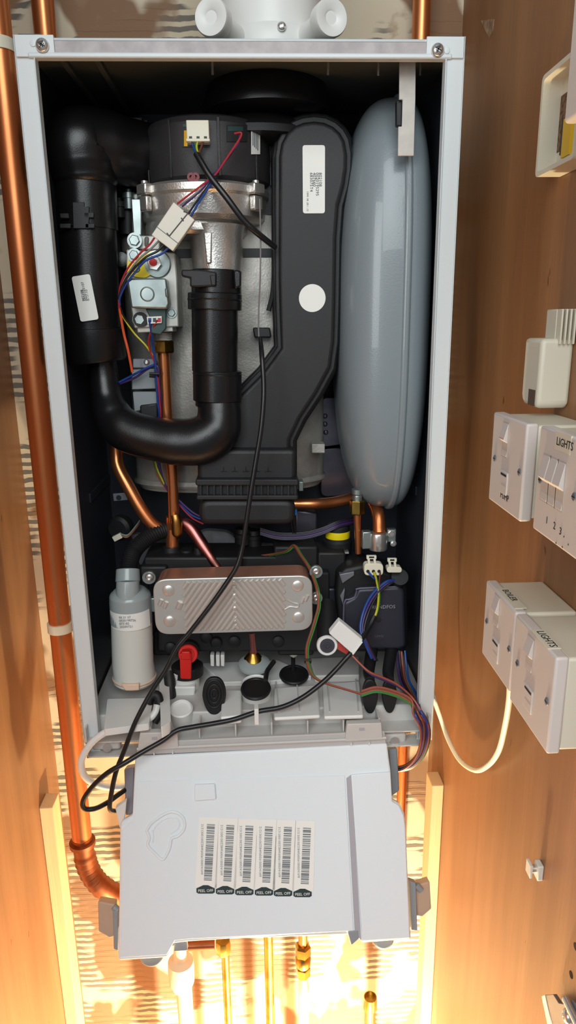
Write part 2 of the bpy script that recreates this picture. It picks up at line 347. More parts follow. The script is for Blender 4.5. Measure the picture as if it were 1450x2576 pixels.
# black connector under the top panel
cx = A(672, 200, 0.13).x; C0 = V((cx, 0.145, H-0.003))
t = thing('flue_connector', C0-V((0,0,0.12)), 'black round flue connector and pipe hanging under the top panel', 'flue connector')
bm = lathe(NB(), [(0.070,0),(0.074,-0.010),(0.078,-0.022),(0.0775,-0.030),(0.066,-0.034)], C0, (0,0,1), 64); part('upper_collar', bm, BLACK, t)
bm = lathe(NB(), [(0.060,-0.034),(0.088,-0.052),(0.089,-0.060),(0.05,-0.066)], C0+V((-0.012,0.02,0)), (0,0,1), 64); part('collar_plate', bm, BLACKM, t)
bm = lathe(NB(), [(0.052,-0.03),(0.050,-0.10),(0.048,-0.14)], C0+V((0.0,0.03,0)), (0,0,1), 48); part('flue_pipe', bm, BLACKM, t)
for px in (534, 826, 953, 1059):
    P = A(px, 152, 0.05); P.z = H-0.003
    bm = tube(NB(), [P, P-V((0,0,0.014))], 0.0014, 10, 1); solo('panel_screw', bm, STEEL, {534:'tiny screw tip left of the black flue collar', 826:'tiny screw tip right of the black flue collar', 953:'tiny screw tip left of the white vessel bracket', 1059:'tiny screw tip right of the white vessel bracket'}[px], 'screw')

# ================= main heat exchanger drum =================
yd = 0.125
O = [A(318,700,yd), A(318,1195,yd), A(345,1240,yd), A(790,1240,yd), A(821,1205,yd), A(821,640,yd), A(780,600,yd), A(360,600,yd)]
t = thing('primary_heat_exchanger', A(570,1240,0.18), 'large mottled aluminium heat exchanger drum behind the black pipes', 'heat exchanger')
def sect(x0, x1, y0, y1, z0, z1, pw=3.2, n=48):
    bm = NB(); cx, cy, a, b = (x0+x1)/2, (y0+y1)/2, (x1-x0)/2, (y1-y0)/2; rings = []
    for zz, s in ((z0, 0.96), (z0+0.006, 1.0), (z1-0.006, 1.0), (z1, 0.96)):
        r = []
        for k in range(n):
            th = 2*math.pi*k/n; c, s_ = math.cos(th), math.sin(th)
            r.append(bm.verts.new((cx+a*s*math.copysign(abs(c)**(2/pw), c), cy+b*s*math.copysign(abs(s_)**(2/pw), s_), zz)))
        rings.append(r)
    for i in range(3):
        for k in range(n): bm.faces.new((rings[i][k], rings[i][(k+1)%n], rings[i+1][(k+1)%n], rings[i+1][k]))
    bm.faces.new(rings[0][::-1]); bm.faces.new(rings[-1]); return bm
x0, x1 = A(322,1000,0.15).x, A(820,1000,0.15).x; zb, zt = A(570,1240,yd).z, A(570,520,yd).z
part('drum_body', sect(x0, x1, yd, 0.245, zb, zt, 2.6), DRUM, t)
zs = A(640,636,yd).z; part('drum_seam', sect(x0-.0008, x1+.0008, yd-.0008, 0.2458, zs-.0008, zs+.0008, 2.6), INK, t)
part('bottom_flange', sect(x0-.004, x1+.003, yd-.006, 0.247, A(570,1232,yd-.006).z, A(570,1214,yd-.006).z, 2.6), DRUM, t)
bm = prism(NB(), [A(*p, 0.118) for p in ((785,1117),(818,1117),(818,1140),(785,1140))], (0,0.02,0)); part('mounting_lug', bm, DRUM, t, bev=0.001)
bm = prism(NB(), [A(*p, 0.115) for p in ((752,1212),(764,1212),(764,1236),(752,1236))], (0,0.02,0)); part('mounting_lug', bm, ZINC, t, bev=0.001)
# plate behind, right of the drum (shiny) and left (grey)
bm = prism(NB(), rnd([A(*p, 0.215) for p in ((812,1000),(856,1000),(862,1118),(812,1125))], 0.006), (0,0.012,0)); prism(bm, rnd([A(*p, 0.222) for p in ((808,1130),(864,1126),(900,1245),(808,1250))], 0.01), (0,0.012,0))
for p in ((818,1046),(820,1087),(818,1066)): lathe(bm, [(0.0035,0),(0.0035,0.003),(0.0026,0.0045),(0,0.0045)], A(*p, 0.215), (0,-1,0), 16)
solo('chrome_back_plate', bm, DARKSTEEL, 'shiny rounded back plate between the aluminium drum and the grey vessel', 'plate', bev=0.001)
bm = prism(NB(), [A(*p, 0.22) for p in ((276,300),(372,300),(372,640),(286,640))], (0,0.006,0)); box(bm, A(310,310,0.215), (0.05,0.008,0.012)); box(bm, A(348,545,0.215), (0.012,0.012,0.10))
solo('grey_back_bracket', bm, GALV, 'grey metal bracket plate behind the black pipe elbow, left of the fan', 'bracket', bev=0.001)

# ================= fan =================
fy = 0.135; fcx = A(517,400,fy-0.07).x; zt, zb_ = A(517,286,fy-0.074).z, A(517,448,fy-0.074).z; FC = V((fcx, fy, zb_)); hh = zt-zb_
t = thing('fan_unit', FC, 'dark round fan on a silver cast aluminium housing', 'fan')
bm = lathe(NB(), [(0.068,0),(0.0725,0.004),(0.0745,hh*.45),(0.0735,hh*.9),(0.070,hh),(0.060,hh+.004),(0.03,hh+.006),(0,hh+.006)], FC, (0,0,1), 56)
hood = part('fan_hood', bm, FANM, t, sharp=25)
for a in (-68,-32,12,50,80):
    th = math.radians(a-90); d = V((math.cos(th), math.sin(th), 0)); box(bm2 := NB(), FC+d*0.0742+V((0,0,hh*.5)), (0.0035,0.0016,hh*.92), Matrix.Rotation(th+math.pi/2,3,'Z')); part('hood_rib', bm2, FANM, hood, bev=0.0005)
def onfan(px, py, r=0.0745):
    d = ray(px, py); o = CAM-FC; a = d.x**2+d.y**2; b = 2*(o.x*d.x+o.y*d.y); c = o.x**2+o.y**2-r*r; k = (-b-math.sqrt(max(0, b*b-4*a*c)))/(2*a); return CAM+d*k
def fanpatch(name, x0, y0, x1, y1, r, m, par, th=0.0012, n=6):
    bm = NB(); top = [onfan(x0+(x1-x0)*i/n, y0, r) for i in range(n+1)]; bot = [onfan(x0+(x1-x0)*i/n, y1, r) for i in range(n+1)]
    f = [[bm.verts.new(p) for p in q] for q in (top, bot)]; g = [[bm.verts.new(V((FC.x+(p.x-FC.x)*(r-th)/r, FC.y+(p.y-FC.y)*(r-th)/r, p.z))) for p in q] for q in (top, bot)]
    for i in range(n): bm.faces.new((f[0][i],f[0][i+1],f[1][i+1],f[1][i])); bm.faces.new((g[0][i],g[1][i],g[1][i+1],g[0][i+1])); bm.faces.new((f[0][i],g[0][i],g[0][i+1],f[0][i+1])); bm.faces.new((f[1][i],f[1][i+1],g[1][i+1],g[1][i]))
    bm.faces.new((f[0][0],f[1][0],g[1][0],g[0][0])); bm.faces.new((f[0][n],g[0][n],g[1][n],f[1][n])); return part(name, bm, m, par)
w1 = fanpatch('connector_window', 458, 306, 528, 370, 0.0752, INK, t); fanpatch('circuit_board_edge', 460, 312, 526, 319, 0.0756, PCBG, w1); fanpatch('transformer_winding', 463, 328, 472, 368, 0.0757, GOLD, w1)
w2 = fanpatch('cable_window', 571, 314, 622, 356, 0.0752, INK, t); fanpatch('circuit_board_edge', 574, 318, 612, 330, 0.0756, PCBG, w2)
fanpatch('printed_sticker', 633, 326, 655, 388, 0.0757, LABELM, t, 0.0006)
for i in range(4): fanpatch('printed_line', 636+i*4, 332+i, 638+i*4, 366+i*4, 0.0760, GREYINK, t, 0.0003, 1)
P = onfan(499, 334, 0.079); bm = NB(); box(bm, P, (0.024,0.012,0.022)); box(bm, P+V((0,-0.004,-0.009)), (0.0255,0.010,0.003)); cn = part('plug_connector', bm, CREAMP, t, bev=0.0008, label='cream three-pin plug')
for dx in (-.008,0,.008): part('pin_hole', box(NB(), P+V((dx,-0.0062,-0.007)), (0.0032,0.001,0.004)), INK, cn)
# cast housing under
FA = V((FC.x-0.008, fy, A(505,456,fy-0.08).z)); R1 = 0.079
bm = lathe(NB(), [(R1*.5,0.004),(R1*.96,0.003),(R1,0),(R1,-0.007),(R1*.96,-0.010),(R1*.95,-0.022),(R1*.93,-0.031),(R1*.86,-0.036),(R1*.6,-0.038)], FA, (0,0,1), 64); al = part('cast_housing', bm, ALU, t)
for a in (-52, 52, -100, 110):
    th = math.radians(a-90); d = V((math.cos(th), math.sin(th), 0)); P = FA+d*(R1+0.001); rt = Matrix.Rotation(th+math.pi/2,3,'Z')
    bm = NB(); box(bm, P+V((0,0,-0.003)), (0.020,0.012,0.012), rt); box(bm, P+V((0,0,-0.018)), (0.016,0.008,0.016), rt); lug = part('screw_lug', bm, ALU, al, bev=0.002)
    lathe(b2 := NB(), [(0.004,0.003),(0.004,0.006),(0,0.0065)], P, (0,0,1), 16); part('lug_screw', b2, STEEL, al)
R2 = 0.062; G = V((A(545,600,0.08).x, fy-0.005, 0)); zg = A(500,553,fy-.062).z
bm = lathe(NB(), [(R2*.8,0.01),(R2*.97,0.004),(R2,-0.001),(R2,-0.010),(R2*.94,-0.014),(R2*.6,-0.016)], V((A(485,560,0.073).x, fy, zg)), (0,0,1), 56); part('lower_flange', bm, ALU, t)
zn = A(545,575,0.09).z; zk = A(545,684,0.09).z; bm = lathe(NB(), [(0.034,0.004),(0.0315,-0.006),(0.0305,-0.03),(0.0290,zk-zn)], V((A(545,630,0.09).x, 0.104, zn)), (0,0,1), 48); nk = part('outlet_neck', bm, ALU, t)
P1, P2 = A(521,582,0.079), A(526,662,0.079); part('neck_rib', prism(NB(), [A(*p, 0.0715) for p in ((512,583),(534,583),(532,662),(520,664))], (0,0.008,0)), ALU, nk, bev=0.0015)
for px in (478, 489): 
    bm = lathe(NB(), [(0.0045,0),(0.0045,0.004),(0.002,0.004),(0.002,0.001)], A(px+4,447,fy-0.074), (0,-1,0), 16)
    part('red_seal', bm, mat('dark_red_rubber',(130,50,52),0.5), t)

# ================= black air pipes =================
def vtube(name, x, y, z0, z1, r, m=BLACK, par=None, tilt=0):
    return part(name, lathe(NB(), [(r*.98,0),(r,0.001),(r,z1-z0-0.001),(r*.98,z1-z0)], V((x,y,z0)), V((tilt,0,1)), 48), m, par)
E1, E2, E3 = A(207,380,0.10), A(222,640,0.10), A(240,880,0.10)
t = thing('air_intake_pipe', E3, 'wide black plastic air pipe with an elbow at top left, ending in a coupling', 'pipe')
K = A(206,372,0.095); r0 = 84*mpp(K)
bm = NB(); tube(bm, [A(216,470,0.10), A(214,452,0.10), A(208,415,0.10), A(204,378,0.10), A(226,372,0.105), A(268,374,0.112), A(330,385,0.125), A(395,392,0.14)], [0.0335,0.0380,0.0425,0.0435,0.0425,0.0400,0.0360,0.033], 40, 8)
part('elbow', bm, BLACK, t)
# seam line on elbow
ax = (E2-E1); r = 68*mpp(E2)
bm = tube(NB(), [A(216,463,0.10), A(226,700,0.10), A(231,826,0.10)], [0.0325,0.0335,0.0335], 48, 1); part('straight_pipe', bm, BLACK, t)
bm = tube(NB(), [A(216,466,0.10), A(221,577,0.10)], [0.0345,0.0345], 48, 1); cl = part('clip_collar', bm, BLACK, t)
yy = 0.10-0.0350
def plate(pts, y, th=0.002): return prism(NB(), [A(*p, y) for p in pts], (0,th,0))
for pts in (((182,508),(212,508),(212,520),(224,520),(224,575),(184,575)), ((150,536),(172,536),(174,549),(151,549)), ((211,534),(236,534),(236,548),(212,548)), ((150,562),(178,562),(178,574),(150,574)), ((214,562),(238,562),(238,574),(214,574))):
    part('clip_tab', plate(pts, yy-0.001, 0.004), BLACKM, cl, bev=0.0007)
bm = tube(NB(), [A(233,828,0.10), A(240,900,0.10), A(242,912,0.10)], [0.0375,0.0375,0.0345], 48, 1); part('coupling', bm, BLACK, t, bev=0.001)
bm = tube(NB(), [A(231,822,0.10), A(231.5,829,0.10)], [0.0355,0.0355], 48, 1); part('coupling_ring', bm, BLACK, t)
st, sx_, su = sticker(A(215,750,0.0640), (-0.08,-1,0.02), V((-0.13,0,1)), 0.0215, 0.050, t, 0.0008, 0.003)
for i, s_ in enumerate(('902108','0020105107','873110','1916548M7','26789703')):
    text(s_, A(214+i*5.6, 757-i*0.3, 0.0628), su*1, -sx_, 0.0042, INK, st)
# lower curved pipe from coupling, under, up to the fan neck
t = thing('curved_air_pipe', A(400,1150,0.09), 'glossy black U shaped pipe sweeping from the left coupling to the middle tube', 'pipe')
bm = tube(NB(), [A(258,905,0.10), A(262,945,0.10), A(268,995,0.095), A(284,1045,0.086), A(318,1082,0.076), (A(385,1103,0.070)), A(450,1112,0.066), A(505,1108,0.064), A(543,1082,0.066), A(552,1040,0.070), A(547,1000,0.074)],
          [0.0165,0.0175,0.019,0.0235,0.026,0.0268,0.0285,0.0295,0.0290,0.0262,0.0250], 40, 8)
part('pipe_body', bm, BLACK, t)
P = A(523,1106,0.0362); part('drain_hole', lathe(NB(), [(0.0052,0),(0.0052,0.0012),(0.0040,0.0018),(0.0040,0.0004),(0,0.0004)], P+V((0,0.0012,0)), (0.15,-1,-0.1), 24), INK, t)
P = A(480,1117,0.0364); part('moulded_ring', lathe(NB(), [(0.0050,0),(0.0055,0.0007),(0.0050,0.0010),(0.0045,0.0007)], P+V((0,0.0008,0)), (0,-1,0), 24, closed=False), BLACK, t)
xs = A(545,850,0.10).x
t = thing('mixing_tube', V((xs,0.1,A(545,1020,0.07).z)), 'upright black ringed tube below the silver fan neck', 'tube')
def seg_(y0, y1, r, name, yc=0.075, px=None, m=BLACK):
    a = A(px or 545, y0, yc); b = A(px or 545, y1, yc); return part(name, tube(NB(), [a, b], [r, r], 48, 1), m, t, bev=0.0012)
seg_(680, 740, 0.0290, 'top_collar'); seg_(738, 780, 0.0315, 'ring_section', px=541); seg_(770, 935, 0.0272, 'tube_section', px=541); seg_(932, 1008, 0.0292, 'lower_collar', px=547); seg_(1002, 1022, 0.0265, 'end_ring', px=547)
seg_(752,757, 0.0322,'groove_ring',px=541); seg_(938,943,0.0298,'groove_ring',px=547)
bm = plate(((456,678),(500,678),(545,684),(545,720),(500,722),(478,722),(478,700),(456,695)), 0.042, 0.012); part('latch_arm', bm, BLACKM, t, bev=0.002)
bm = plate(((528,692),(543,692),(543,718),(532,718)), 0.0395, 0.006); part('latch_slot', bm, INK, t, bev=0.001)
bm = plate(((588,678),(607,682),(607,720),(590,728)), 0.050, 0.014); part('latch_tab', bm, BLACK, t, bev=0.002)

# ================= big flat duct with collector =================
yfz = 0.088
O = [(684,700),(684,390),(690,352),(706,320),(732,296),(760,285),(790,281),(822,285),(850,298),(872,318),(887,345),(894,385),(893,425),(886,470),(872,520),(866,600),(863,760),(860,860),(850,930),(812,1000),(772,1060),(748,1110),(748,1205),(500,1205),(497,1130),(540,1050),(590,985),(650,925),(690,870),(686,780)]
t = thing('flue_duct', A(620,1320,0.08), 'tall flat black duct with rounded top, widening into a ribbed base mid boiler', 'duct')
nrm = V((0,-1,0))
Ow = [A(*p, yfz+0.02) for p in O]; bm = NB(); prism(bm, Ow, (0,0.045,0)); part('duct_shell', bm, BLACKM, t, bev=0.004, segs=3)
I1 = inset([A(*p, yfz) for p in O], 0.0035, nrm); bm = prism(NB(), I1, (0,0.021,0)); part('duct_rim', bm, BLACKM, t, bev=0.002)
I2 = inset([A(*p, yfz-0.008) for p in O], 0.0085, nrm); bm = prism(NB(), I2, (0,0.010,0)); fc = part('duct_face', bm, BLACKM, t, bev=0.006, segs=4)
fyy = yfz-0.008
st, a_, b_ = sticker(A(790,452,fyy), (0,-1,0), Z, 0.0253, 0.071, t, 0.0004, 0.003)
for i, s_ in enumerate(('802108','0020195295','407660','683075T4')): text(s_, A(803-i*7.6, 434, fyy-0.0005), -Z, X, 0.0049, INK, st)
text('1999 .90 .00 / .12', A(772,481,fyy-0.0005), -Z, X, 0.0030, INK, st)
bm = lathe(NB(), [(0.0158,0),(0.0158,0.0004),(0,0.0004)], A(786,750,fyy), (0,-1,0), 64); part('round_sticker', bm, LABELM, t, label='plain white round sticker')
def rr(x0,y0,x1,y1,y,r=0.01,b=6): return rnd([A(x0,y0,y), A(x1,y0,y), A(x1,y1,y), A(x0,y1,y)], r)
bm = prism(NB(), rr(497,1130,746,1212,0.066,0.008), (0,0.05,0)); part('base_upper', bm, BLACKM, t, bev=0.006, segs=3)
bm = prism(NB(), rr(492,1206,752,1222,0.056,0.003), (0,0.06,0)); prism(bm, rr(494,1246,751,1258,0.056,0.003), (0,0.06,0)); part('rib_rail', bm, BLACKM, t, bev=0.0015)
bm = prism(NB(), rr(497,1218,748,1250,0.063,0.002), (0,0.05,0)); part('rib_back', bm, RUBBER, t)
for k in range(15):
    x = 503+k*17; bm = prism(NB(), [A(x,1220,0.058),A(x+4,1220,0.058),A(x+4,1248,0.058),A(x,1248,0.058)], (0,0.006,0)); part('rib', bm, BLACKM, t)
bm = prism(NB(), rr(500,1256,744,1322,0.060,0.014), (0,0.055,0)); part('base_cup', bm, BLACKM, t, bev=0.008, segs=4)
for k in range(5):
    c = A(563+k*28,1186,0.0658); bm = NB(); box(bm, c, (0.008,0.0008,0.0008)); box(bm, c+V((0,0,0.003)), (0.0008,0.0008,0.006)); part('moulded_mark', bm, BLACK, t)
for px, py, pr_ in ((1,1,1),): pass

# ================= expansion vessel =================
vy, zc = 0.135, (A(1000,235,0.12).z + A(990,1312,0.06).z)/2; hz = (A(1000,235,0.12).z-A(990,1312,0.06).z)/2
xr = A(1019,800,0.045).x
t = thing('expansion_vessel', V((xr, vy, zc-hz)), 'tall grey expansion vessel standing on edge at the right of the boiler', 'vessel')
def vessel(hxl, hxr):
    bm = NB(); n, mm = 72, 20; grid = []
    for j in range(-mm, mm+1):
        u = j/mm; s = max(0.0, 1-abs(u)**3.2)**(1/2.6); row = []
        for k in range(n):
            th = 2*math.pi*k/n; c, sn = math.cos(th), math.sin(th)
            cy = math.copysign(abs(c)**(2/2.4), c); cz = math.copysign(abs(sn)**(2/3.2), sn)
            zz = cz*hz*(0.90*s+0.10*s*s if s > 0 else 0)*0.985; yy = cy*0.098*(0.25+0.75*s)*(s**0.3 if s>0 else 0)
            dx = (hxr if u > 0 else hxl)*u
            row.append(bm.verts.new((xr+dx+0.004*(zz/hz)*0, vy+yy, zc+zz)))
        grid.append(row)
    for j in range(len(grid)-1):
        for k in range(n): bm.faces.new((grid[j][k], grid[j][(k+1)%n], grid[j+1][(k+1)%n], grid[j+1][k]))
    bmesh.ops.remove_doubles(bm, verts=bm.verts[:], dist=1e-6); return bm
part('vessel_shell', vessel(0.072, 0.040), VESSEL, t, sharp=80)
def outline(sy, sz, n=96):
    return [V((0, vy+math.copysign(abs(math.cos(2*math.pi*k/n))**(2/2.4), math.cos(2*math.pi*k/n))*0.098*sy, zc+math.copysign(abs(math.sin(2*math.pi*k/n))**(2/3.2), math.sin(2*math.pi*k/n))*hz*sz)) for k in range(n)]
bm = NB(); o1 = [p+V((xr-0.0045,0,0)) for p in outline(1.03,1.0)]; prism(bm, o1, (0.009,0,0)); part('seam_flange', bm, VESSEL, t, bev=0.003, segs=3)
part('seam_bead', prism(NB(), [p+V((xr-0.010,0,0)) for p in outline(0.99,0.985)], (0.006,0,0)), VESSEL, t, bev=0.002)
P = A(1052,795,0.07); bm = lathe(NB(), [(0.0095,0),(0.0095,0.006),(0.0085,0.014),(0.0060,0.016),(0.0055,0.013),(0,0.013)], P, (-0.2,-1,0.1), 32); part('valve_cap', bm, RUBBER, t, label='round black valve cap')
bm = NB(); prism(bm, [A(*p, 0.028) for p in ((1006,152),(1047,152),(1046,250),(1042,392),(1002,392),(1003,318),(1012,318),(1014,250),(1005,250))], (0,0.003,0))
solo('vessel_bracket', bm, mat('white_painted_strap',(205,200,192),0.5,col2=(188,184,178),scale=60), 'white metal strap hanging from the top rail in front of the grey vessel', 'bracket', bev=0.0006)
bm = prism(NB(), [A(*p, 0.033) for p in ((998,252),(1012,250),(1012,318),(998,316))], (0,0.008,0)); solo('black_strap_clip', bm, RUBBER, 'small black clip in the notch of the white vessel strap', 'clip', bev=0.001)
# ================= base tray =================
TZ = 0.045
t = thing('base_tray', (0,0.09,0), 'light grey plastic base tray closing the bottom of the boiler behind the control box', 'tray')
bm = bb(NB(), -0.2155, 0.2155, 0.012, 0.245, 0.004, TZ); part('tray_top', bm, TRAYP, t, bev=0.002)
bm = NB()
for x in (-0.215,-0.135,-0.075,-0.030,0.015,0.060,0.105,0.150,0.2135): bb(bm, x-0.001, x+0.001, -0.012, 0.014, 0.000, TZ-0.004)
bb(bm, -0.216, 0.216, -0.012, 0.014, 0.0205, 0.0225); bb(bm, -0.216, 0.216, -0.012, 0.014, 0.0, 0.002)
part('front_grid', bm, TRAYP, t, bev=0.0004, label='ribbed front ledge')
bm = NB()
for px in (700, 752, 828, 900): 
    a, b = AZ(px+2,1800,TZ), AZ(px-6,1712,TZ); prism(bm, [a-V((.0007,0,0)), a+V((.0007,0,0)), b+V((.0007,0,0)), b-V((.0007,0,0))], (0,0,0.006))
part('top_rib', bm, TRAYP, t)
def slab(pts, z0, z1, name, m=TRAYP, par=None, bev=0.002, r=0.003):
    P = [AZ(*p, z1) for p in pts]; P = [V((p.x, p.y, z1)) for p in P]; return part(name, prism(NB(), rnd(P, r), (0,0,z0-z1)), m, par or t, bev=bev)
slab([(270,1758),(366,1756),(388,1745),(375,1820),(262,1835)], TZ, 0.054, 'raised_block', WHITEP)
slab([(505,1668),(700,1660),(785,1700),(690,1712),(560,1716)], TZ, 0.052, 'raised_block', WHITEP)
slab([(560,1735),(608,1735),(608,1800),(555,1805)], TZ, 0.056, 'raised_block', WHITEP)
slab([(690,1730),(800,1722),(806,1800),(690,1806)], TZ, 0.050, 'raised_block', WHITEP)
slab([(812,1722),(905,1712),(915,1800),(816,1803)], TZ, 0.050, 'raised_block', WHITEP)
slab([(780,1655),(905,1650),(905,1698),(792,1700)], TZ, 0.056, 'raised_block', TRAYP)
slab([(400,1700),(425,1700),(430,1815),(405,1830)], TZ, 0.060, 'raised_block', WHITEP)
# collar ring for the red valve
c = AZ(468,1726,TZ); c.z = TZ
bm = lathe(NB(), [(0.0185,0),(0.019,0.026),(0.0165,0.028),(0.015,0.02)], c, Z, 40); part('valve_collar', bm, WHITEP, t)
bm = prism(NB(), rnd([A(*p, c.y-0.024) for p in ((436,1728),(492,1728),(488,1762),(440,1762))], .003), (0,0.02,0)); part('collar_front', bm, WHITEP, t, bev=0.002)
c2 = AZ(457,1790,TZ); bm = lathe(NB(), [(0.0145,-0.02),(0.0148,0.006),(0.0130,0.0075),(0.012,0.004),(0,0.004)], V((c2.x,c2.y,TZ)), (0,-0.35,1), 36); part('round_boss', bm, WHITEP, t)
c3 = AZ(645,1752,TZ); bm = lathe(NB(), [(0.0195,0),(0.0195,0.020),(0.0185,0.0215),(0.0170,0.0200),(0.0170,0.0180),(0,0.0180)], V((c3.x,c3.y,TZ)), (0,-0.12,1), 44); part('round_boss', bm, WHITEP, t)
for px, tp in ((268,1885),(988,1868)):
    P = A(px, tp, -0.004); bm = NB(); box(bm, P+V((0,0.01,0.006)), (0.035,0.022,0.014)); part('corner_foot', bm, TRAYP, t, bev=0.003)
    bm = lathe(NB(), [(0.0055,0),(0.0055,0.0035),(0,0.0035)], P+V((0.002,-0.001,0.004)), (0,-1,0.2), 20); part('foot_screw', bm, STEEL, t)
# ================= rubber plugs on the tray =================
def cap(px, py, rx, ry, name, label, tail=None, z=TZ+0.007):
    c = AZ(px, py, z); k = mpp(c); bm = NB(); pr = [(0,-.003),(1,-.003),(1.04,-.001),(1,.0012),(.85,.0015),(.82,.0004),(0,.0004)]
    a = rx*k; b = ry*k/max(.3, abs(FW.z*0+ (CAM-c).normalized().z)); n = 40; rings = []
    for r, h in pr: rings.append([bm.verts.new(c+V((a*max(r,.001)*math.cos(2*math.pi*i/n), b*max(r,.001)*math.sin(2*math.pi*i/n), h))) for i in range(n)])
    for q in range(len(rings)-1):
        for i in range(n): bm.faces.new((rings[q][i], rings[q][(i+1)%n], rings[q+1][(i+1)%n], rings[q+1][i]))
    o = solo(name, bm, RUBBER, label, 'plug')
    return o
capA = cap(644, 1731, 37, 25, 'rubber_plug', 'black oval rubber plug seated on the white round boss below the plate exchanger', z=TZ+0.0225)
part('plug_strap', tube(NB(), [AZ(668,1712,TZ+.025), AZ(672,1690,TZ+.026), AZ(678,1680,TZ+.027), AZ(690,1664,TZ+.03)], 0.0032, 8), RUBBER, capA)
capB = cap(740, 1696, 36, 22, 'rubber_plug', 'black oval rubber plug with a cream bulb above it, right of centre', z=TZ+0.008)
part('plug_stem', tube(NB(), [AZ(738,1690,TZ+.008), A(738,1655,0.118)], 0.0030, 10, 1), RUBBER, capB)
part('cream_bulb', lathe(NB(), [(0.002,-0.008),(0.0055,-0.005),(0.0068,0.0),(0.0062,0.005),(0.004,0.0065),(0.004,0.0105),(0,0.011)], A(739,1640,0.112), Z, 28), CREAMP, capB, label='cream plastic bulb')
def tongue(px, py, w, h, y, name, label, rings=True):
    n = 36; P = []
    for i in range(n):
        th = 2*math.pi*i/n; sx_, sy_ = math.cos(th), math.sin(th); xx = w*math.copysign(abs(sx_)**0.8, sx_)*(1-0.18*max(0,-sy_)) ; P.append(A(px+xx, py-h*sy_*(1.0 if sy_<0 else .95), y))
    o = solo(name, prism(NB(), P, (0,0.006,0)), RUBBER, label, 'rubber plug', bev=0.0015)
    if rings:
        for s in (.72,.48,.24):
            Q = [A(px+(w*s)*math.cos(2*math.pi*i/24), py-6+h*s*math.sin(2*math.pi*i/24), y-0.0007) for i in range(25)]
            part('moulded_ring', tube(NB(), Q, 0.0014, 8, 1), RUBBER, o)
    return o
tongue(539,1751,30,48,-0.001+0.012,'rubber_tongue','ringed black rubber plug hanging in front of the tray, above the cable end')
o1 = tongue(932,1752,20,44,0.006,'rubber_tongue','left of the two smooth black drop shaped plugs at the tray right',False)
o2 = tongue(981,1752,19,43,0.006,'rubber_tongue','right of the two smooth black drop shaped plugs at the tray right',False)
for o_, px in ((o1,932),(o2,981)):
    part('hose_neck', tube(NB(), [A(px,1712,0.010), A(px-4,1690,0.03), A(px+2,1650,0.06), A(px+6,1620,0.08)], [0.006,0.0075,0.008,0.008], 16), RUBBER, o_)
# black elbow drain by the trap
solo('drain_elbow', tube(NB(), [A(378,1770,0.02), A(382,1752,0.02), A(396,1750,0.02), A(401,1775,0.015), A(396,1800,0.008), A(388,1818,0.004)], [0.004,0.0055,0.006,0.006,0.0055,0.005], 16), RUBBER, 'short curved black rubber elbow beside the grey trap, holding the white tube', 'elbow')
solo('black_hose', tube(NB(), [A(425,1690,0.07), A(428,1720,0.06), A(430,1765,0.05)], 0.0075, 16), RUBBER, 'short black hose standing left of the white valve collar', 'hose')
# ================= red valve =================
c = A(474,1644,0.070); t = thing('filling_valve', V((c.x,c.y,TZ)), 'black valve with a bright red tap handle, left below the plate exchanger', 'valve')
part('valve_body', lathe(NB(), [(0.0215,0.0),(0.0215,0.012),(0.019,0.014),(0,0.014)], V((AZ(472,1688,TZ+.022).x, AZ(472,1688,TZ+.022).y, TZ+0.018)), Z, 40), RUBBER, t)
part('valve_neck', tube(NB(), [c+V((0,.05,0)), c+V((0,.006,0))], 0.014, 24, 1), RUBBER, t)
bm = lathe(NB(), [(0.0128,0),(0.0128,0.004),(0.0118,0.005),(0.0085,0.005),(0.0080,0.0065),(0.004,0.0065),(0.0035,0.005),(0,0.005)], c, (0,-1,0.25), 40); part('tap_disc', bm, RED, t)
bm = prism(NB(), rnd([A(*p, c.y-0.014) for p in ((452,1645),(482,1645),(481,1709),(454,1708))], .002), (0,0.009,0)); prism(bm, [A(*p, c.y-0.016) for p in ((457,1640),(478,1640),(480,1660),(455,1660))], (0,0.009,0)); part('tap_handle', bm, RED, t, bev=0.0012)
bm = NB()
for x0 in (529, 543, 555): prism(bm, [A(*p, 0.088) for p in ((x0,1648),(x0+10,1648),(x0+10,1677),(x0+1,1676))], (0,0.012,0))
solo('white_plug_clip', bm, WHITEP, 'small white three-legged clip standing between the red tap and the copper stub', 'clip', bev=0.001)
bm = prism(NB(), [A(*p, 0.10) for p in ((528,1600),(564,1600),(566,1650),(528,1650))], (0,0.02,0)); lathe(bm, [(0.008,0),(0.008,0.01),(0,0.012)], A(545,1610,0.09), (0,-1,0), 20)
solo('black_plug', bm, RUBBER, 'black plug above the white three-legged clip', 'plug', bev=0.002)
# copper stub with brass cone
t = thing('copper_stub', A(640,1650,0.08), 'short red copper stub with a brass cone and clear skirt under the plate exchanger', 'pipe stub')
part('stub_pipe', tube(NB(), [A(634,1590,0.09), A(639,1640,0.09)], 0.0062, 24, 1), COPPERP, t)
part('brass_cone', lathe(NB(), [(0.0145,0.0),(0.0135,0.003),(0.006,0.012),(0.0058,0.014)][::-1], A(638,1662,0.09)+V((0,0,0)), (0,0,1), 32), BRASS, t)
part('clear_skirt', lathe(NB(), [(0.022,-0.003),(0.0215,0.000),(0.011,0.006),(0.010,0.006),(0.0205,-0.001),(0.021,-0.004)], A(640,1668,0.085), (0,-.2,1), 40), FROSTG, t)
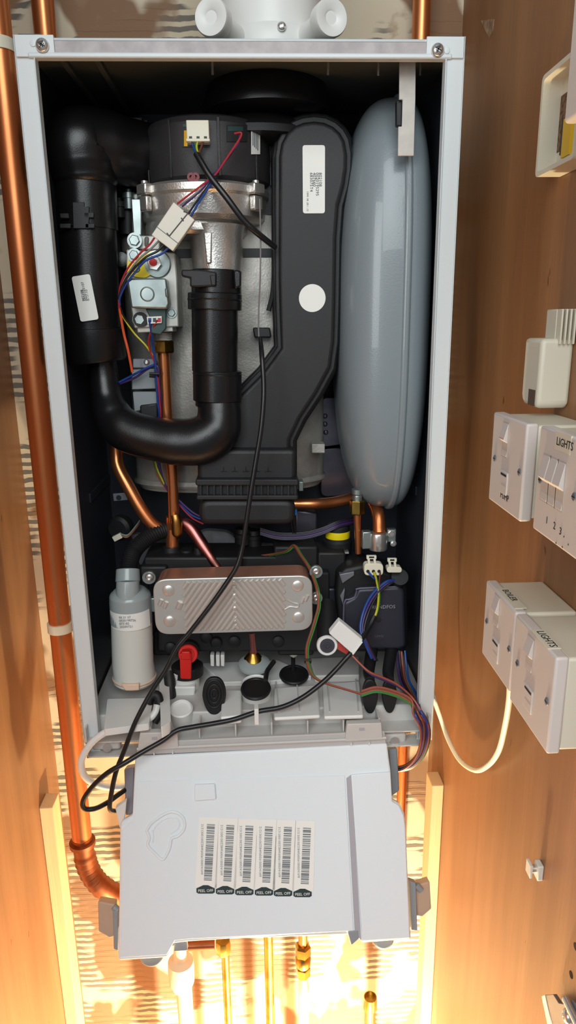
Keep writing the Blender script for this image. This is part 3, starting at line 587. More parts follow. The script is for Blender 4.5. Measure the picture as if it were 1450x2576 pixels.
# ================= black hydraulic block =================
t = thing('hydraulic_block', A(600,1640,0.15), 'black moulded hydraulic block behind the plate exchanger', 'hydraulic block')
def bx(x0,y0,x1,y1,d0,d1,m=RUBBER,name='moulding',bev=0.003): return part(name, prism(NB(), [A(x0,y0,d0),A(x1,y0,d0),A(x1,y1,d0),A(x0,y1,d0)], (0,d1-d0,0)), m, t, bev=bev)
bx(362,1402,610,1450,0.085,0.15); bx(395,1440,830,1640,0.085,0.13); bx(352,1425,420,1470,0.075,0.12); bx(690,1375,800,1450,0.10,0.16); bx(560,1400,700,1440,0.10,0.15)
bx(385,1590,440,1650,0.10,0.14); bx(700,1590,790,1650,0.09,0.13); bx(800,1390,870,1480,0.10,0.15); bx(800,1480,860,1600,0.10,0.14,DARKPANEL)
for px, py, r, d in ((432,1392,.012,.11),(470,1400,.009,.11),(612,1345,.012,.15),(640,1350,.010,.15),(500,1395,.006,.10),(845,1372,.019,.15),(760,1400,.012,.12)):
    c = A(px,py,d); part('port', lathe(NB(), [(r,-.012),(r,-.003),(r*1.15,-.002),(r*1.15,.003),(r,.004),(r*.9,.01),(0,.01)], c, Z, 28), RUBBER, t)
for px,py in ((430,1626),(520,1600),(590,1610),(700,1610)): c = A(px,py,.088); part('port', lathe(NB(), [(.008,0),(.008,.006),(.005,.008),(0,.008)], c, (0,-1,0), 20), RUBBER, t)
for px,py in ((826,1525),): screw(A(px,py,0.098), 0.004, t)
bm = prism(NB(), rnd([A(*p, 0.175) for p in ((496,1344),(520,1336),(570,1340),(600,1358),(640,1372),(745,1380),(748,1425),(520,1425))], .006), (0,0.02,0))
solo('felt_pad', bm, mat('grey_felt',(150,153,158),0.9,col2=(128,130,134),scale=80), 'pale grey felt pad behind the scorched copper pipe, above the plate exchanger', 'pad', bev=0.004)
solo('steel_back_plate', prism(NB(), [A(*p, 0.19) for p in ((742,1282),(800,1290),(796,1390),(745,1392))], (0,0.02,0)), DARKSTEEL, 'shiny steel plate behind the blue plug, right of the duct base', 'plate', bev=0.003)
solo('white_shelf_plate', prism(NB(), [A(*p, 0.16) for p in ((330,1345),(440,1340),(440,1420),(352,1420))], (0,0.01,0)), GALV, 'grey metal plate behind the black ribbed hose', 'plate')
bm = prism(NB(), [A(*p, 0.11) for p in ((803,1390),(878,1388),(878,1393),(803,1395))], (0,0.04,0)); 
solo('shiny_strip', bm, STEEL, 'thin shiny metal strip under the yellow banded cap', 'strip')
t = thing('relief_valve', A(850,1385,0.12), 'black relief valve with a yellow printed band between two wire runs at right', 'cap')
part('cap_body', lathe(NB(), [(0.019,-0.02),(0.020,-0.004),(0.0165,0.0),(0.0165,0.016),(0.014,0.019),(0,0.019)], A(850,1352,0.135), Z, 36), RUBBER, t)
part('yellow_band', lathe(NB(), [(0.0168,0.0),(0.0169,0.0005),(0.0169,0.0095),(0.0168,0.010)], A(850,1354,0.135)+V((0,0,0.002)), Z, 36, closed=False), YEL, t)
# ================= copper pipework inside =================
def cop(name, pts, r, label, m=COPPER, **k): return solo(name, tube(NB(), [A(*p) for p in pts], r, 24, 8), m, label, 'pipe', **k)
t = thing('gas_pipe', A(437,1395,0.09), 'straight upright copper pipe running down from the brass nut behind the curved black pipe', 'pipe')
part('pipe_run', tube(NB(), [A(412,884,0.100), A(420,1040,0.103), A(434,1200,0.106), A(438,1330,0.108)], 0.0072, 28, 4), COPPER, t)
part('pipe_socket', tube(NB(), [A(434,1300,0.112), A(434,1386,0.112)], 0.0086, 28, 1), COPPER, t)
part('scorched_end', tube(NB(), [A(441,1296,0.099), A(444,1312,0.097), A(446,1340,0.097), A(446,1352,0.099)], [0.0070,0.0072,0.0070,0.003], 24, 4), mat('scorched_brass_copper',(205,150,80),0.35,1.0,col2=(150,110,60),scale=50), t, label='scorched yellowish pipe end')
cop('bent_copper_pipe', ((292,1060,0.135),(293,1140,0.13),(299,1178,0.125),(322,1222,0.12),(352,1275,0.115),(378,1312,0.112),(398,1328,0.112),(426,1334,0.114)), 0.0084, 'bent copper pipe slanting down to the right at lower left')
cop('pink_copper_pipe', ((440,1322,0.112),(462,1316,0.110),(482,1330,0.106),(505,1364,0.098),(528,1398,0.090),(548,1428,0.085)), [.006,.0078,.0085,.0082,.0065,.0055], 'pinkish scorched copper pipe slanting down to the plate exchanger top', COPPERP)
cop('horizontal_copper_pipe', ((740,1268,0.16),(790,1268,0.16),(840,1264,0.17),(905,1250,0.18)), 0.0080, 'horizontal copper pipe between the duct base and the vessel brass nut')
cop('thick_copper_pipe', ((915,1235,0.17),(938,1262,0.14),(952,1295,0.11),(955,1340,0.10)), 0.0085, 'thick copper pipe curving down from behind the grey vessel into the steel clamp')
t = thing('vessel_connection', A(900,1390,0.12), 'thin copper pipe hanging from a brass nut under the grey vessel', 'pipe fitting')
c = A(899,1275,0.10); part('brass_nut', lathe(NB(), [(0.0090,-0.0095),(0.0100,-0.0080),(0.0100,0.0080),(0.0090,0.0095)], c, Z, 6), BRASS, t, sharp=20)
part('threaded_stub', lathe(NB(), [(0.0060,0.008),(0.0065,0.010),(0.0060,0.012),(0.0065,0.014),(0.0060,0.016),(0.0075,0.018),(0.0075,0.024)], c, Z, 24), ZINC, t)
part('thin_pipe', tube(NB(), [A(899,1290,0.10), A(900,1330,0.10), A(902,1392,0.10)], [0.0050,0.0045,0.0042], 20, 3), COPPER, t)
c = A(952,1356,0.095); t = thing('pipe_clamp', c-V((0,0,.02)), 'steel clamp with flanges where the thick copper pipe ends at right', 'clamp')
bm = lathe(NB(), [(0.0118,-0.014),(0.0125,-0.012),(0.0125,0.006),(0.0115,0.009),(0.0095,0.009)], c, Z, 32); part('clamp_ring', bm, STEEL, t)
part('clamp_flange', box(NB(), c+V((-0.016,0,0)), (0.012,0.012,0.024)), ZINC, t, bev=0.0015); part('clamp_flange', box(NB(), c+V((0.018,0.004,0.004)), (0.012,0.01,0.018)), ZINC, t, bev=0.0015)
bolt(c+V((0.017,-0.002,0.008)), 0.004, t); bolt(c+V((0.020,-0.002,-0.006)), 0.003, t)
# ribbed hose into the trap
pts = [A(*p) for p in ((432,1330,0.12),(398,1338,0.11),(362,1360,0.10),(338,1385,0.09),(327,1412,0.08),(323,1440,0.075))]; n_ = 14; Pp = cr(pts, n_)
solo('ribbed_hose', tube(NB(), Pp, [0.0102 if i % 2 else 0.0114 for i in range(len(Pp))], 24, 1), RUBBER, 'black ribbed hose curving into the top of the grey condensate trap', 'hose', sharp=60)
t = thing('sensor_with_plug', A(310,1345,0.13), 'round black sensor at lower left with a small loose white plug in front', 'sensor')
part('sensor_body', lathe(NB(), [(0.015,0),(0.017,0.004),(0.017,0.016),(0.013,0.020),(0,0.020)], A(312,1322,0.15), (-.3,-1,0), 32), RUBBER, t)
part('white_plug', box(NB(), A(296,1351,0.11), (0.012,0.006,0.007), Matrix.Rotation(-0.45,3,'Y')), CREAMP, t, bev=0.0005, label='white four-way plug')
for i, (m_, dx) in enumerate(((WG,0),(WR,3),(WGR,-3))): part('wire', tube(NB(), [A(304,1346+dx,0.11), A(322,1348+dx,0.11), A(342,1326+dx,0.12), A(352,1312+dx,0.13)], 0.0008, 8), m_, t)
bm = prism(NB(), [A(*p, 0.14) for p in ((284,1242),(318,1240),(322,1258),(286,1261))], (0,0.003,0)); o = solo('small_bracket', bm, GALV, 'small pale metal bracket with a hole, left of the slanting copper pipe', 'bracket', bev=0.0005)
part('bracket_hole', lathe(NB(), [(0.0035,0),(0.0035,.0005),(0,.0005)], A(299,1252,0.1396), (0,-1,0), 16), INK, o)
# ================= plate heat exchanger =================
py_ = 0.028
Q = [A(*p, py_) for p in ((388,1462),(786,1446),(786,1583),(390,1600))]; up_ = (Q[0]-Q[3]).normalized()
zT, zB_ = (Q[0].z+Q[1].z)/2, (Q[2].z+Q[3].z)/2; xL_, xR_ = (Q[0].x+Q[3].x)/2, (Q[1].x+Q[2].x)/2
t = thing('plate_heat_exchanger', V(((xL_+xR_)/2, py_+.03, zB_)), 'silver plate heat exchanger with pressed chevron ridges and copper edge', 'heat exchanger')
def rrb(x0,x1,z0,z1,y,r): return rnd([V((x0,y,z0)),V((x1,y,z0)),V((x1,y,z1)),V((x0,y,z1))], r, 8)
part('copper_plates', prism(NB(), rrb(xL_+.001,xR_-.001,zB_+.001,zT-.001,py_+.003,0.017), (0,0.042,0)), HEXC, t)
bm = prism(NB(), rrb(xL_-.0005,xR_+.0005,zB_-.0005,zT+.0005,py_+.001,0.018), (0,0.003,0)); fp = part('face_plate', bm, PLATEM, t, bev=0.0014, segs=3)
bm = NB(); xc = A(590,1500,py_).x; sp = 0.0080; z0, z1 = zB_+.005, zT-.004; xa, xb_ = A(462,1500,py_).x, A(716,1500,py_).x
for side, xlim in ((-1, xa), (1, xb_)):
    k = -12
    while k < 24:
        # ridge: from the centre line at height zc0 falling outwards
        zc0 = z0+(k+0.5)*sp*1.25; p0 = V((xc, 0, zc0)); sl = 1.42; L = abs(xlim-xc); p1 = V((xlim, 0, zc0-sl*L))
        a = p0.copy(); b = p1.copy()
        if a.z > z1: f = (a.z-z1)/(a.z-b.z); a = p0+(p1-p0)*f
        if b.z < z0: f = (p0.z-z0)/(p0.z-p1.z); b = p0+(p1-p0)*f
        if a.z > z0 and b.z < z1 and (a-b).length > 0.004 and abs(b.x-xc) > abs(a.x-xc):
            a.y = b.y = py_+0.0010; tube(bm, [a, b], 0.0026, 10, 1)
        k += 1
for k in range(4): lathe(bm, [(0.0036,0),(0.003,0.0015),(0,0.0022)], V((xc, py_+.0006, A(590,1466+k*32,py_).z)), (0,-1,0), 16)
part('chevron_ridges', bm, PLATEM, fp, sharp=80)
for px, py in ((424,1485),(427,1562),(749,1473),(751,1552)):
    bm = lathe(NB(), [(0.0078,0),(0.0074,0.0010),(0.0066,0.0018),(0,0.0022)], A(px,py,py_+.001), (0,-1,0), 28); part('pressed_dimple', bm, PLATEM, fp, sharp=80)
for px, py, r in ((404,1516,.0026),(417,1522,.0026),(452,1522,.0040),(762,1510,.0022),(772,1505,.0022)):
    bm = tube(NB(), [A(px-3,py+6,py_+.001), A(px+3,py-8,py_+.001)], r, 10, 1); part('pressed_dimple', bm, PLATEM, fp, sharp=80)
bm = tube(NB(), [A(*p, py_+.001) for p in ((712,1500),(722,1508),(738,1516),(752,1520),(748,1528),(730,1526),(718,1532),(712,1530))], 0.0013, 8, 4); part('pressed_outline', bm, PLATEM, fp, sharp=80)
bm = tube(NB(), [A(*p, py_+.001) for p in ((470,1512),(448,1520),(440,1530))], 0.0012, 8, 4); part('pressed_outline', bm, PLATEM, fp, sharp=80)
for px, py in ((376,1451),(795,1436),(795,1502)):
    bm = lathe(NB(), [(0.0082,0),(0.0082,0.004),(0,0.004)], A(px,py,0.045), (0,-1,0), 28); l_ = part('screw_lug', bm, ZINC, t); screw(A(px,py,0.0405), 0.0052, l_)
bm = prism(NB(), rnd([A(*p, 0.06) for p in ((378,1505),(392,1505),(392,1540),(380,1540))], .003), (0,0.012,0)); part('side_lug', bm, ZINC, t, bev=0.001)
# ================= condensate trap =================
c = A(330,1725,0.074); t = thing('condensate_trap', V((c.x,c.y,TZ)), 'frosted grey bottle shaped condensate trap with a white label, at lower left', 'condensate trap')
def zr(py, y=0.045): return A(330,py,y).z
yc = 0.062
prof = [(0.0290,0),(0.0295,0.004),(0.0285,0.012)]
z_b = TZ+0.002; z_mid, z_lab0, z_sh, z_ne, z_top = zr(1600), zr(1585), zr(1510), zr(1490), zr(1440)
bm = tube(NB(), [A(331,1735,yc-.025)+V((0,.025,0)), A(329,1712,yc-.025)+V((0,.025,0)), A(326,1690,yc-.025)+V((0,.025,0)), A(323,1583,yc-.025)+V((0,.025,0))], [0.0278,0.0272,0.0268,0.0262], 48, 1); part('bowl', bm, FROST, t, bev=0.002)
bm = tube(NB(), [A(331,1739,yc-.025)+V((0,.025,0)), A(330,1722,yc-.025)+V((0,.025,0))], [0.0250,0.0295], 48, 1); part('bottom_cap', bm, AMBERF, t, bev=0.0015)
bm = prism(NB(), [A(*p, yc-.031) for p in ((305,1722),(350,1722),(350,1737),(316,1738))], (0,.01,0)); part('cap_lip', bm, AMBERF, t, bev=0.001)
bm = tube(NB(), [A(323,1586,yc-.025)+V((0,.025,0)), A(320,1530,yc-.025)+V((0,.025,0)), A(319,1513,yc-.025)+V((0,.025,0)), A(318,1500,yc-.025)+V((0,.025,0))], [0.0268,0.0268,0.0262,0.0190], 48, 1); part('shoulder', bm, FROSTG, t, bev=0.002)
bm = tube(NB(), [A(322,1512,yc-.01), A(322,1488,yc-.008), A(322,1462,yc-.004)], [0.0150,0.0150,0.0145], 36, 1); part('neck', bm, FROSTG, t, bev=0.001)
bm = tube(NB(), [A(322,1464,yc+.005), A(322,1432,yc+.012)], [0.0158,0.0150], 36, 1); part('neck_ring', bm, FROSTG, t, bev=0.001)
# curved label
cxy = A(322,1560,yc); Rl = 0.0272; bm = NB(); n = 16; zt_, zb2 = A(322,1546,yc-Rl).z, A(322,1588,yc-Rl).z; F_ = []
for (zz, rr_) in ((zt_, Rl), (zb2, Rl), (zb2, Rl-.0006), (zt_, Rl-.0006)):
    F_.append([bm.verts.new((A(323,1565,.037).x+rr_*math.sin(math.radians(-66+132*i/n)), yc-rr_*math.cos(math.radians(-66+132*i/n)), zz)) for i in range(n+1)])
for q in range(4):
    for i in range(n): bm.faces.new((F_[q][i],F_[q][i+1],F_[(q+1)%4][i+1],F_[(q+1)%4][i]))
bm.faces.new([F_[q][0] for q in range(4)]); bm.faces.new([F_[q][n] for q in range(4)][::-1]); lb = part('wrapped_label', bm, LABELM, t, label='white wrapped printed label')
for i, s_ in enumerate(('90 21 07','0020198736','873182','20200721')): text(s_, V((A(323,1565,.037).x-.011, yc-Rl-0.0004, zt_-0.0050-i*0.0042)), X, Z, 0.0042, GREYINK, lb)
# ================= pump =================
yp = 0.075
t = thing('pump', A(940,1640,0.1), 'black circulating pump head at lower right with a dark square face', 'pump')
O = ((846,1500),(850,1448),(868,1430),(915,1420),(950,1432),(1010,1448),(1026,1470),(1030,1625),(1010,1642),(880,1642),(862,1600),(852,1560))
part('pump_body', prism(NB(), rnd([A(*p, yp) for p in O], .004), (0,0.06,0)), RUBBER, t, bev=0.006, segs=3)
O = ((866,1516),(892,1502),(902,1482),(1006,1476),(1018,1486),(1022,1626),(1006,1634),(886,1634),(868,1600))
part('pump_face', prism(NB(), rnd([A(*p, yp-0.014) for p in O], .004), (0,0.016,0)), mat('dark_blue_black_plastic',(46,46,56),0.4,bump=.1,bscale=900), t, bev=0.004, segs=3)
part('face_edge', tube(NB(), [A(*p, yp-0.013) for p in ((865,1598),(866,1518),(878,1508),(893,1502),(898,1486),(906,1480),(1004,1476))], 0.0014, 8, 2), mat('purple_grey_plastic',(84,80,100),0.4), t)
for (a,b,c_,d) in ((854,1445,892,1438),(856,1500,868,1480)): part('casting_rib', prism(NB(), [A(a,b,yp-.004),A(c_,d,yp-.004),A(c_,d+10,yp-.004),A(a+8,b+24,yp-.004)], (0,.01,0)), GALV, t, bev=0.001)
fpn = yp-0.0142
text('GRUNDFOS', A(926,1532,fpn), X, Z, 0.0068, mat('pale_print',(150,150,155),.5), t)
text('X', A(949,1521,fpn), X, Z, 0.0070, MATS['pale_print'], t)
text('UPM3', A(943,1604,fpn), X, Z, 0.0048, mat('faint_print',(90,88,96),.5), t)
part('dark_recess', lathe(NB(), [(.0035,0),(.0035,.0006),(.0028,.0008),(0,.0002)], A(953,1559,fpn), (0,-1,0), 20), INK, t)
def plug3(px, py, w, h, y, clip, name, label):
    o = solo(name, prism(NB(), rnd([A(px-w,py-h,y),A(px+w,py-h,y),A(px+w,py+h,y),A(px-w,py+h,y)], .0055), (0,.012,0)), CREAMP, label, 'connector', bev=.0008)
    (x0,y0,x1,y1) = clip; bm = prism(NB(), [A(x0,y0,y+.002),A(x1,y0,y+.002),A(x1,y0+9,y+.002),A(x0,y0+9,y+.002)], (0,.004,0))
    for xx in (x0+2, x1-8): prism(bm, [A(xx,y0+8,y+.002),A(xx+6,y0+8,y+.002),A(xx+8,py-h+2,y+.002),A(xx+2,py-h+2,y+.002)], (0,.004,0))
    part('latch', bm, CREAMP, o, bev=.0005); part('latch_hole', prism(NB(), [A(x0+6,y0+2,y+.0018),A(x1-6,y0+2,y+.0018),A(x1-6,y0+6,y+.0018),A(x0+6,y0+6,y+.0018)], (0,.0006,0)), INK, o); return o
o = plug3(941,1433,24,15,0.048,(923,1398,948,1422),'pump_plug','cream three-hole plug with a latch, above the pump')
for dx in (-15,-1,13): part('pin_hole', lathe(NB(), [(.0021,0),(.0021,.0006),(0,.0006)], A(941+dx,1437,.048), (0,-1,0), 14), INK, o)
o = plug3(993,1434,19,7,0.052,(976,1405,999,1424),'signal_plug','small white plug with a latch, right of the cream three-hole plug')
part('black_socket', lathe(NB(), [(.011,0),(.011,.02),(0,.02)], A(1000,1462,.075), (0,-.8,.6), 24), RUBBER, t)
# round white ringed port
c = A(823,1621,0.030); t = thing('pressure_sensor', c, 'round white ringed sensor with a dark centre beside the white tag', 'sensor')
part('sensor_barrel', tube(NB(), [c+V((0.004,.05,.035)), c+V((0,.004,.003))], [.0125,.0125], 28, 1), RUBBER, t)
ax_ = V((0,-1,.12)); part('white_ring', lathe(NB(), [(.0125,-.004),(.0135,0),(.0135,.004),(.0125,.0055),(.0096,.0055),(.0092,.003)], c, ax_, 36), WHITEP, t)
part('dark_centre', lathe(NB(), [(.0094,0),(.0094,.006),(.0085,.0075),(.005,.0075),(.0046,.0085),(.003,.0085),(.0028,.0065),(0,.0065)], c, ax_, 32), mat('dark_grey_plastic',(62,60,68),.4), t)
part('red_lever', prism(NB(), [A(*p, .027) for p in ((846,1610),(882,1640),(874,1648),(846,1632))], (0,.006,0)), mat('red_tab',(190,70,64),.45), t, bev=.0008)
bm = prism(NB(), [A(854,1562,.022),A(914,1611,.016),A(888,1647,.014),A(828,1594,.020)], (0,.009,.002)); o = solo('white_cable_tag', bm, WHITEP, 'blank white folded tag on the cable in front of the pump', 'tag', bev=.0012)
part('tag_fold', tube(NB(), [A(912,1614,.0155), A(888,1646,.0135)], .0012, 8, 1), WHITEP, o)
# ================= gas valve =================
gy = 0.075
t = thing('gas_valve', A(400,830,0.1), 'pale metal gas valve block with a yellow tag, left of the silver fan housing', 'gas valve')
GVM = mat('die_cast_grey',(196,196,190),.42,.4,col2=(178,178,172),scale=60)
def pl(name, pts, y, th, m, par=None, bev=.001, r=0, **k):
    P = [A(*p, y) for p in pts]; P = rnd(P, r) if r else P; return part(name, prism(NB(), P, (0,th,0)), m, par or t, bev=bev, **k)
pl('valve_body', ((318,627),(440,636),(446,700),(450,822),(338,826),(318,700)), gy, .05, GVM, bev=.0015)
pl('upper_block', ((324,592),(400,593),(404,630),(324,626)), gy+.004, .04, GVM, bev=.0015)
pl('lower_lip', ((344,820),(434,818),(436,834),(346,837)), gy+.003, .04, GVM)
pl('side_wing', ((330,500),(356,500),(356,592),(336,592)), gy+.03, .01, ZINC)
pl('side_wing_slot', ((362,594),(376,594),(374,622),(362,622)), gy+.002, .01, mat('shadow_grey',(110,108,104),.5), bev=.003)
pl('yellow_tag', ((320,652),(334,664),(352,644),(376,632),(400,628),(416,638),(380,656),(382,690),(366,699),(348,698),(330,694),(320,684)), gy-.003, .0015, YEL, bev=.0003, r=.002, label='yellow warning tag')
part('tag_mark', tube(NB(), [A(343+9*math.cos(a*.5), 676+9*math.sin(a*.5), gy-.0032) for a in range(13)], .0005, 6, 1), INK, t)
for px, py, r in ((339,605,.0062),(338,642,.0056),(352,804,.0062),(432,787,.0045)): bolt(A(px,py,gy-.001), r, t, h=.5, m=ZINC)
part('black_nut_base', lathe(NB(), [(.0085,0),(.0085,.004),(0,.004)], A(354,804,gy), (0,-1,0), 24), RUBBER, t)
c = A(396,664,gy); part('washer', lathe(NB(), [(.0158,0),(.0158,.0015),(.0145,.003),(.011,.0035),(0,.0035)], c, (0,-1,0), 40), ZINC, t)
part('adjust_nut', lathe(NB(), [(.0085,.002),(.0085,.0085),(.0075,.0095),(.0045,.0095),(.0045,.008),(0,.008)], A(391,664,gy), (0,-1,0), 6), STEEL, t, sharp=25)
part('red_seal_dot', lathe(NB(), [(.0044,.008),(.0042,.0105),(0,.011)], A(388,661,gy), (0,-1,0), 20), RED, t)
sol = pl('solenoid', ((320,708),(330,700),(418,700),(426,764),(420,777),(330,775)), gy-.022, .022, ZINC, bev=.002)
bm = lathe(NB(), [(.0082,0),(.0082,.0006),(.0072,.0012),(.0066,.0006),(0,.0008)], A(371,740,gy-.022), (0,-1,0), 32); part('solenoid_core', bm, ZINC, sol)
pl('crimped_edge', ((414,724),(422,726),(424,748),(416,748)), gy-.024, .006, ZINC, sol, bev=.002)
pl('green_bracket', ((366,777),(418,772),(418,826),(404,842),(380,838),(378,800)), gy-.010, .006, PCBG, bev=.001)
w_ = pl('wire_socket', ((369,797),(407,795),(407,813),(371,815)), gy-.014, .008, WHITEP, bev=.0005)
for i, m_ in ((0,WB),(1,PCBG),(2,WR)): pl('socket_hole', ((373+i*12,800),(381+i*12,800),(381+i*12,810),(373+i*12,810)), gy-.0144, .001, m_, w_, bev=0)
part('outlet_thread', lathe(NB(), [(.0092 if i%2 else .0102, -i*.0014) for i in range(9)], A(412,838,gy+.022), Z, 28), GVM, t)
c = A(413,872,gy+.022); part('brass_nut', lathe(NB(), [(.0115,-.0075),(.0128,-.0055),(.0128,.0055),(.0115,.0075)], c, Z, 6), BRASS, t, sharp=20)
t = thing('igniter_unit', A(360,1030,0.12), 'grey plastic ignition connector behind the copper pipe below the gas valve', 'connector')
pl('metal_bracket', ((334,902),(388,902),(390,926),(334,926)), .112, .01, GALV, bev=.001, r=.002); screw(A(369,911,.1118), .0036, t)
pl('connector_body', ((332,930),(388,928),(392,978),(332,980)), .108, .02, GREYC); pl('connector_foot', ((334,986),(394,986),(396,1022),(338,1036)), .105, .02, GREYC); pl('black_boot', ((350,1018),(398,1012),(400,1060),(352,1066)), .104, .02, RUBBER, bev=.003)
# black sensors on duct left and others
t = thing('drum_sensor', A(656,850,.115), 'black plug with a lead on the drum, left of the big flat duct', 'sensor')
pl('plug_body', ((636,824),(680,824),(684,850),(640,850)), .108, .015, RUBBER, bev=.002); part('lead', tube(NB(), [A(690,690,.112),A(686,740,.112),A(676,782,.112)], .003, 10), RUBBER, t)
t = thing('test_point', A(308,656,.12), 'round black test point between the left pipe and the gas valve', 'knob')
part('knob_head', lathe(NB(), [(.009,0),(.010,.004),(.0085,.009),(0,.011)], A(308,656,.12), (0,-1,.1), 28), BLACK, t)
part('knob_stem', tube(NB(), [A(308,656,.12), A(308,656,.15)], .006, 16, 1), BLACK, t)
t = thing('mounting_bolts', A(320,520,.14), 'pair of steel threaded bolts with a black sleeve left of the fan housing', 'bolts')
for px, py in ((323,490),(300,512)): part('threaded_bolt', lathe(NB(), [(.006,-.016),(.006,-.004),(.0075,-.004),(.0075,.002),(.004,.003),(.004,.006),(0,.006)], A(px,py,.14), Z, 16), ZINC if px==323 else RUBBER, t)
part('black_sleeve', tube(NB(), [A(322,520,.15), A(322,590,.15)], .009, 20, 1), RUBBER, t)
t = thing('blue_plug', A(735,1310,.10), 'small blue plug with black leads under the right side of the duct base', 'connector')
pl('plug_body', ((733,1284),(748,1282),(747,1296),(734,1298)), .10, .008, wmat('bright_blue',(40,110,190)), bev=.0006)
for dx in (0,6): part('lead', tube(NB(), [A(736+dx,1296,.104),A(734+dx,1316,.104),A(738+dx,1340,.108)], .0012, 8), WBK, t)

# ================= cables and wires =================
def wires(par, spec, r=0.0011, seg=8):
    for m_, pts, *rr_ in spec: part('wire', tube(NB(), [A(*p) for p in pts], rr_[0] if rr_ else r, seg, 6), m_, par)
solo('thin_sensor_cable', tube(NB(), [A(*p) for p in ((654,500,.050),(656,600,.055),(655,700,.06),(651,790,.07),(652,850,.07),(658,892,.048))], .0009, 8, 6), WGR, 'hair thin pale wire hanging down in front of the drum from the fan housing', 'wire')
solo('long_black_cable', tube(NB(), [A(*p) for p in ((655,850,.07),(659,892,.040),(664,980,.030),(658,1072,.024),(644,1160,.020),(631,1240,.016),(616,1340,.012),(609,1382,.010),(596,1425,.006),(574,1461,.004),(531,1522,.000),(478,1590,-.004),(445,1630,-.008),(416,1687,-.014),(381,1741,-.020),(341,1816,-.030),(313,1888,-.036),(291,1945,-.040),(278,2010,-.042),(277,2036,-.040),(290,2041,-.030))], [.0024]+[.0029]*20, 14, 6), CABLEM,
     'long thin black cable falling from the drum across the plate exchanger to lower left', 'cable')
solo('looped_black_cable', tube(NB(), [A(*p) for p in ((896,1630,.028),(881,1645,.016),(847,1683,.010),(812,1717,.002),(761,1755,-.006),(709,1779,-.012),(650,1790,-.016),(592,1809,-.020),(539,1820,-.024),(485,1829,-.028),(445,1838,-.032),(410,1863,-.036),(359,1892,-.044),(313,1920,-.052),(270,1945,-.054),(234,1978,-.054),(210,2013,-.052),(213,2034,-.050),(240,2034,-.046),(272,2018,-.034),(298,1999,-.024),(345,1966,.000))], .0031, 14, 6), CABLEM,
     'thicker black cable from the white tag across the tray, looping beside the control box', 'cable')
part_ = bpy.data.objects['looped_black_cable']
bm = prism(NB(), [A(*p, -.024) for p in ((640,1784),(651,1784),(652,1824),(641,1824))], (0,.012,0)); part('cable_clip', bm, WHITEP, bpy.data.objects['base_tray'], bev=.0006)
solo('white_tube', tube(NB(), [A(*p) for p in ((395,1774,.006),(390,1792,.000),(374,1809,-.006),(338,1816,-.012),(288,1831,-.020),(241,1859,-.024),(212,1895,-.026),(204,1927,-.026),(216,1956,-.022),(245,1974,-.014),(288,1981,-.004),(345,1974,.010))], .0042, 18, 8), WHITEP, 'white flexible tube looping out left of the control box top', 'tube')
solo('fan_power_cable', tube(NB(), [A(*p) for p in ((494,386,.052),(508,410,.048),(529,444,.044),(572,499,.040),(614,555,.042),(650,588,.048),(692,622,.075))], .0034, 16, 6), CABLEM, 'black round cable running from the cream fan plug down right behind the duct', 'cable')
t = thing('fan_plug_wires', A(494,386,.05), 'three short coloured wires joining the cream fan plug to its black cable', 'wires')
wires(t, ((WB, ((482,352,.050),(486,368,.050),(494,388,.052))), (WG, ((497,352,.050),(492,366,.049),(497,388,.051))), (WY, ((499,352,.050),(495,368,.049),(499,389,.051))), (WBR, ((512,352,.050),(508,366,.050),(500,388,.052)))))
# signal harness with white joint connector
cy_ = 0.038
t = thing('signal_harness', A(435,570,cy_), 'thin red, blue and black wires through a large cream joint connector below the fan', 'wiring harness')
P = [A(437,508,cy_),A(490,553,cy_),A(435,632,cy_),A(381,591,cy_)]; jc = part('joint_connector', prism(NB(), P, (0,.011,0)), mat('ivory_plastic',(224,220,206),.4), t, bev=.0008, label='cream joint connector')
part('moulded_line', tube(NB(), [A(394,570,cy_-.0002), A(448,612,cy_-.0002)], .0004, 6, 1), GREYINK, jc)
for a, b in (((474,535),(426,594)),((474,535),(462,532)),((426,594),(420,586)),((456,548),(462,556))): part('moulded_line', tube(NB(), [A(*a,cy_-.0002), A(*b,cy_-.0002)], .0007, 6, 1), mat('scuff_grey',(90,88,86),.6), jc)
wires(t, (
 (WR, ((590,336,.052),(606,334,.050),(606,344,.050),(589,371,.048),(563,410,.046),(540,442,.045),(520,457,.045),(480,487,.043),(446,513,.042))),
 (WP, ((604,340,.052),(600,360,.050),(576,392,.048),(556,418,.046),(530,450,.045),(505,480,.045),(458,520,.043))),
 (WB, ((606,346,.052),(580,388,.050),(558,416,.048),(540,448,.047),(522,476,.046),(500,510,.045),(480,545,.043)), .0013),
 (WBK, ((575,392,.049),(545,436,.048),(528,462,.047),(500,500,.046),(474,538,.043))),
 (WGR, ((520,462,.046),(486,492,.044),(452,516,.043))),
 (WR, ((389,598,.044),(376,616,.044),(354,636,.044),(328,666,.048),(311,696,.054),(302,724,.06),(299,752,.066),(300,775,.07))),
 (WGR, ((400,606,.044),(380,626,.044),(352,650,.044),(328,680,.050),(312,706,.056),(300,740,.064))),
 (WBK, ((412,616,.044),(396,632,.044),(366,648,.044),(334,680,.048),(312,712,.056),(300,744,.064),(299,764,.07)), .0013),
 (WB, ((424,624,.044),(404,640,.044),(366,656,.044),(338,688,.048),(316,718,.056),(302,748,.064),(302,768,.07)), .0013),
 (WO, ((300,770,.07),(304,796,.075),(312,840,.08),(322,880,.08),(333,936,.085)), .0016),
 (WY, ((300,764,.07),(306,790,.075),(336,836,.08),(366,868,.08),(384,894,.085))),
 (WBK, ((302,770,.07),(314,800,.075),(340,830,.08))),
))
tie = part('cable_tie', tube(NB(), [A(531,444,.044), A(548,440,.047), A(545,434,.052), A(531,444,.044)], .0014, 8, 3), RUBBER, t)
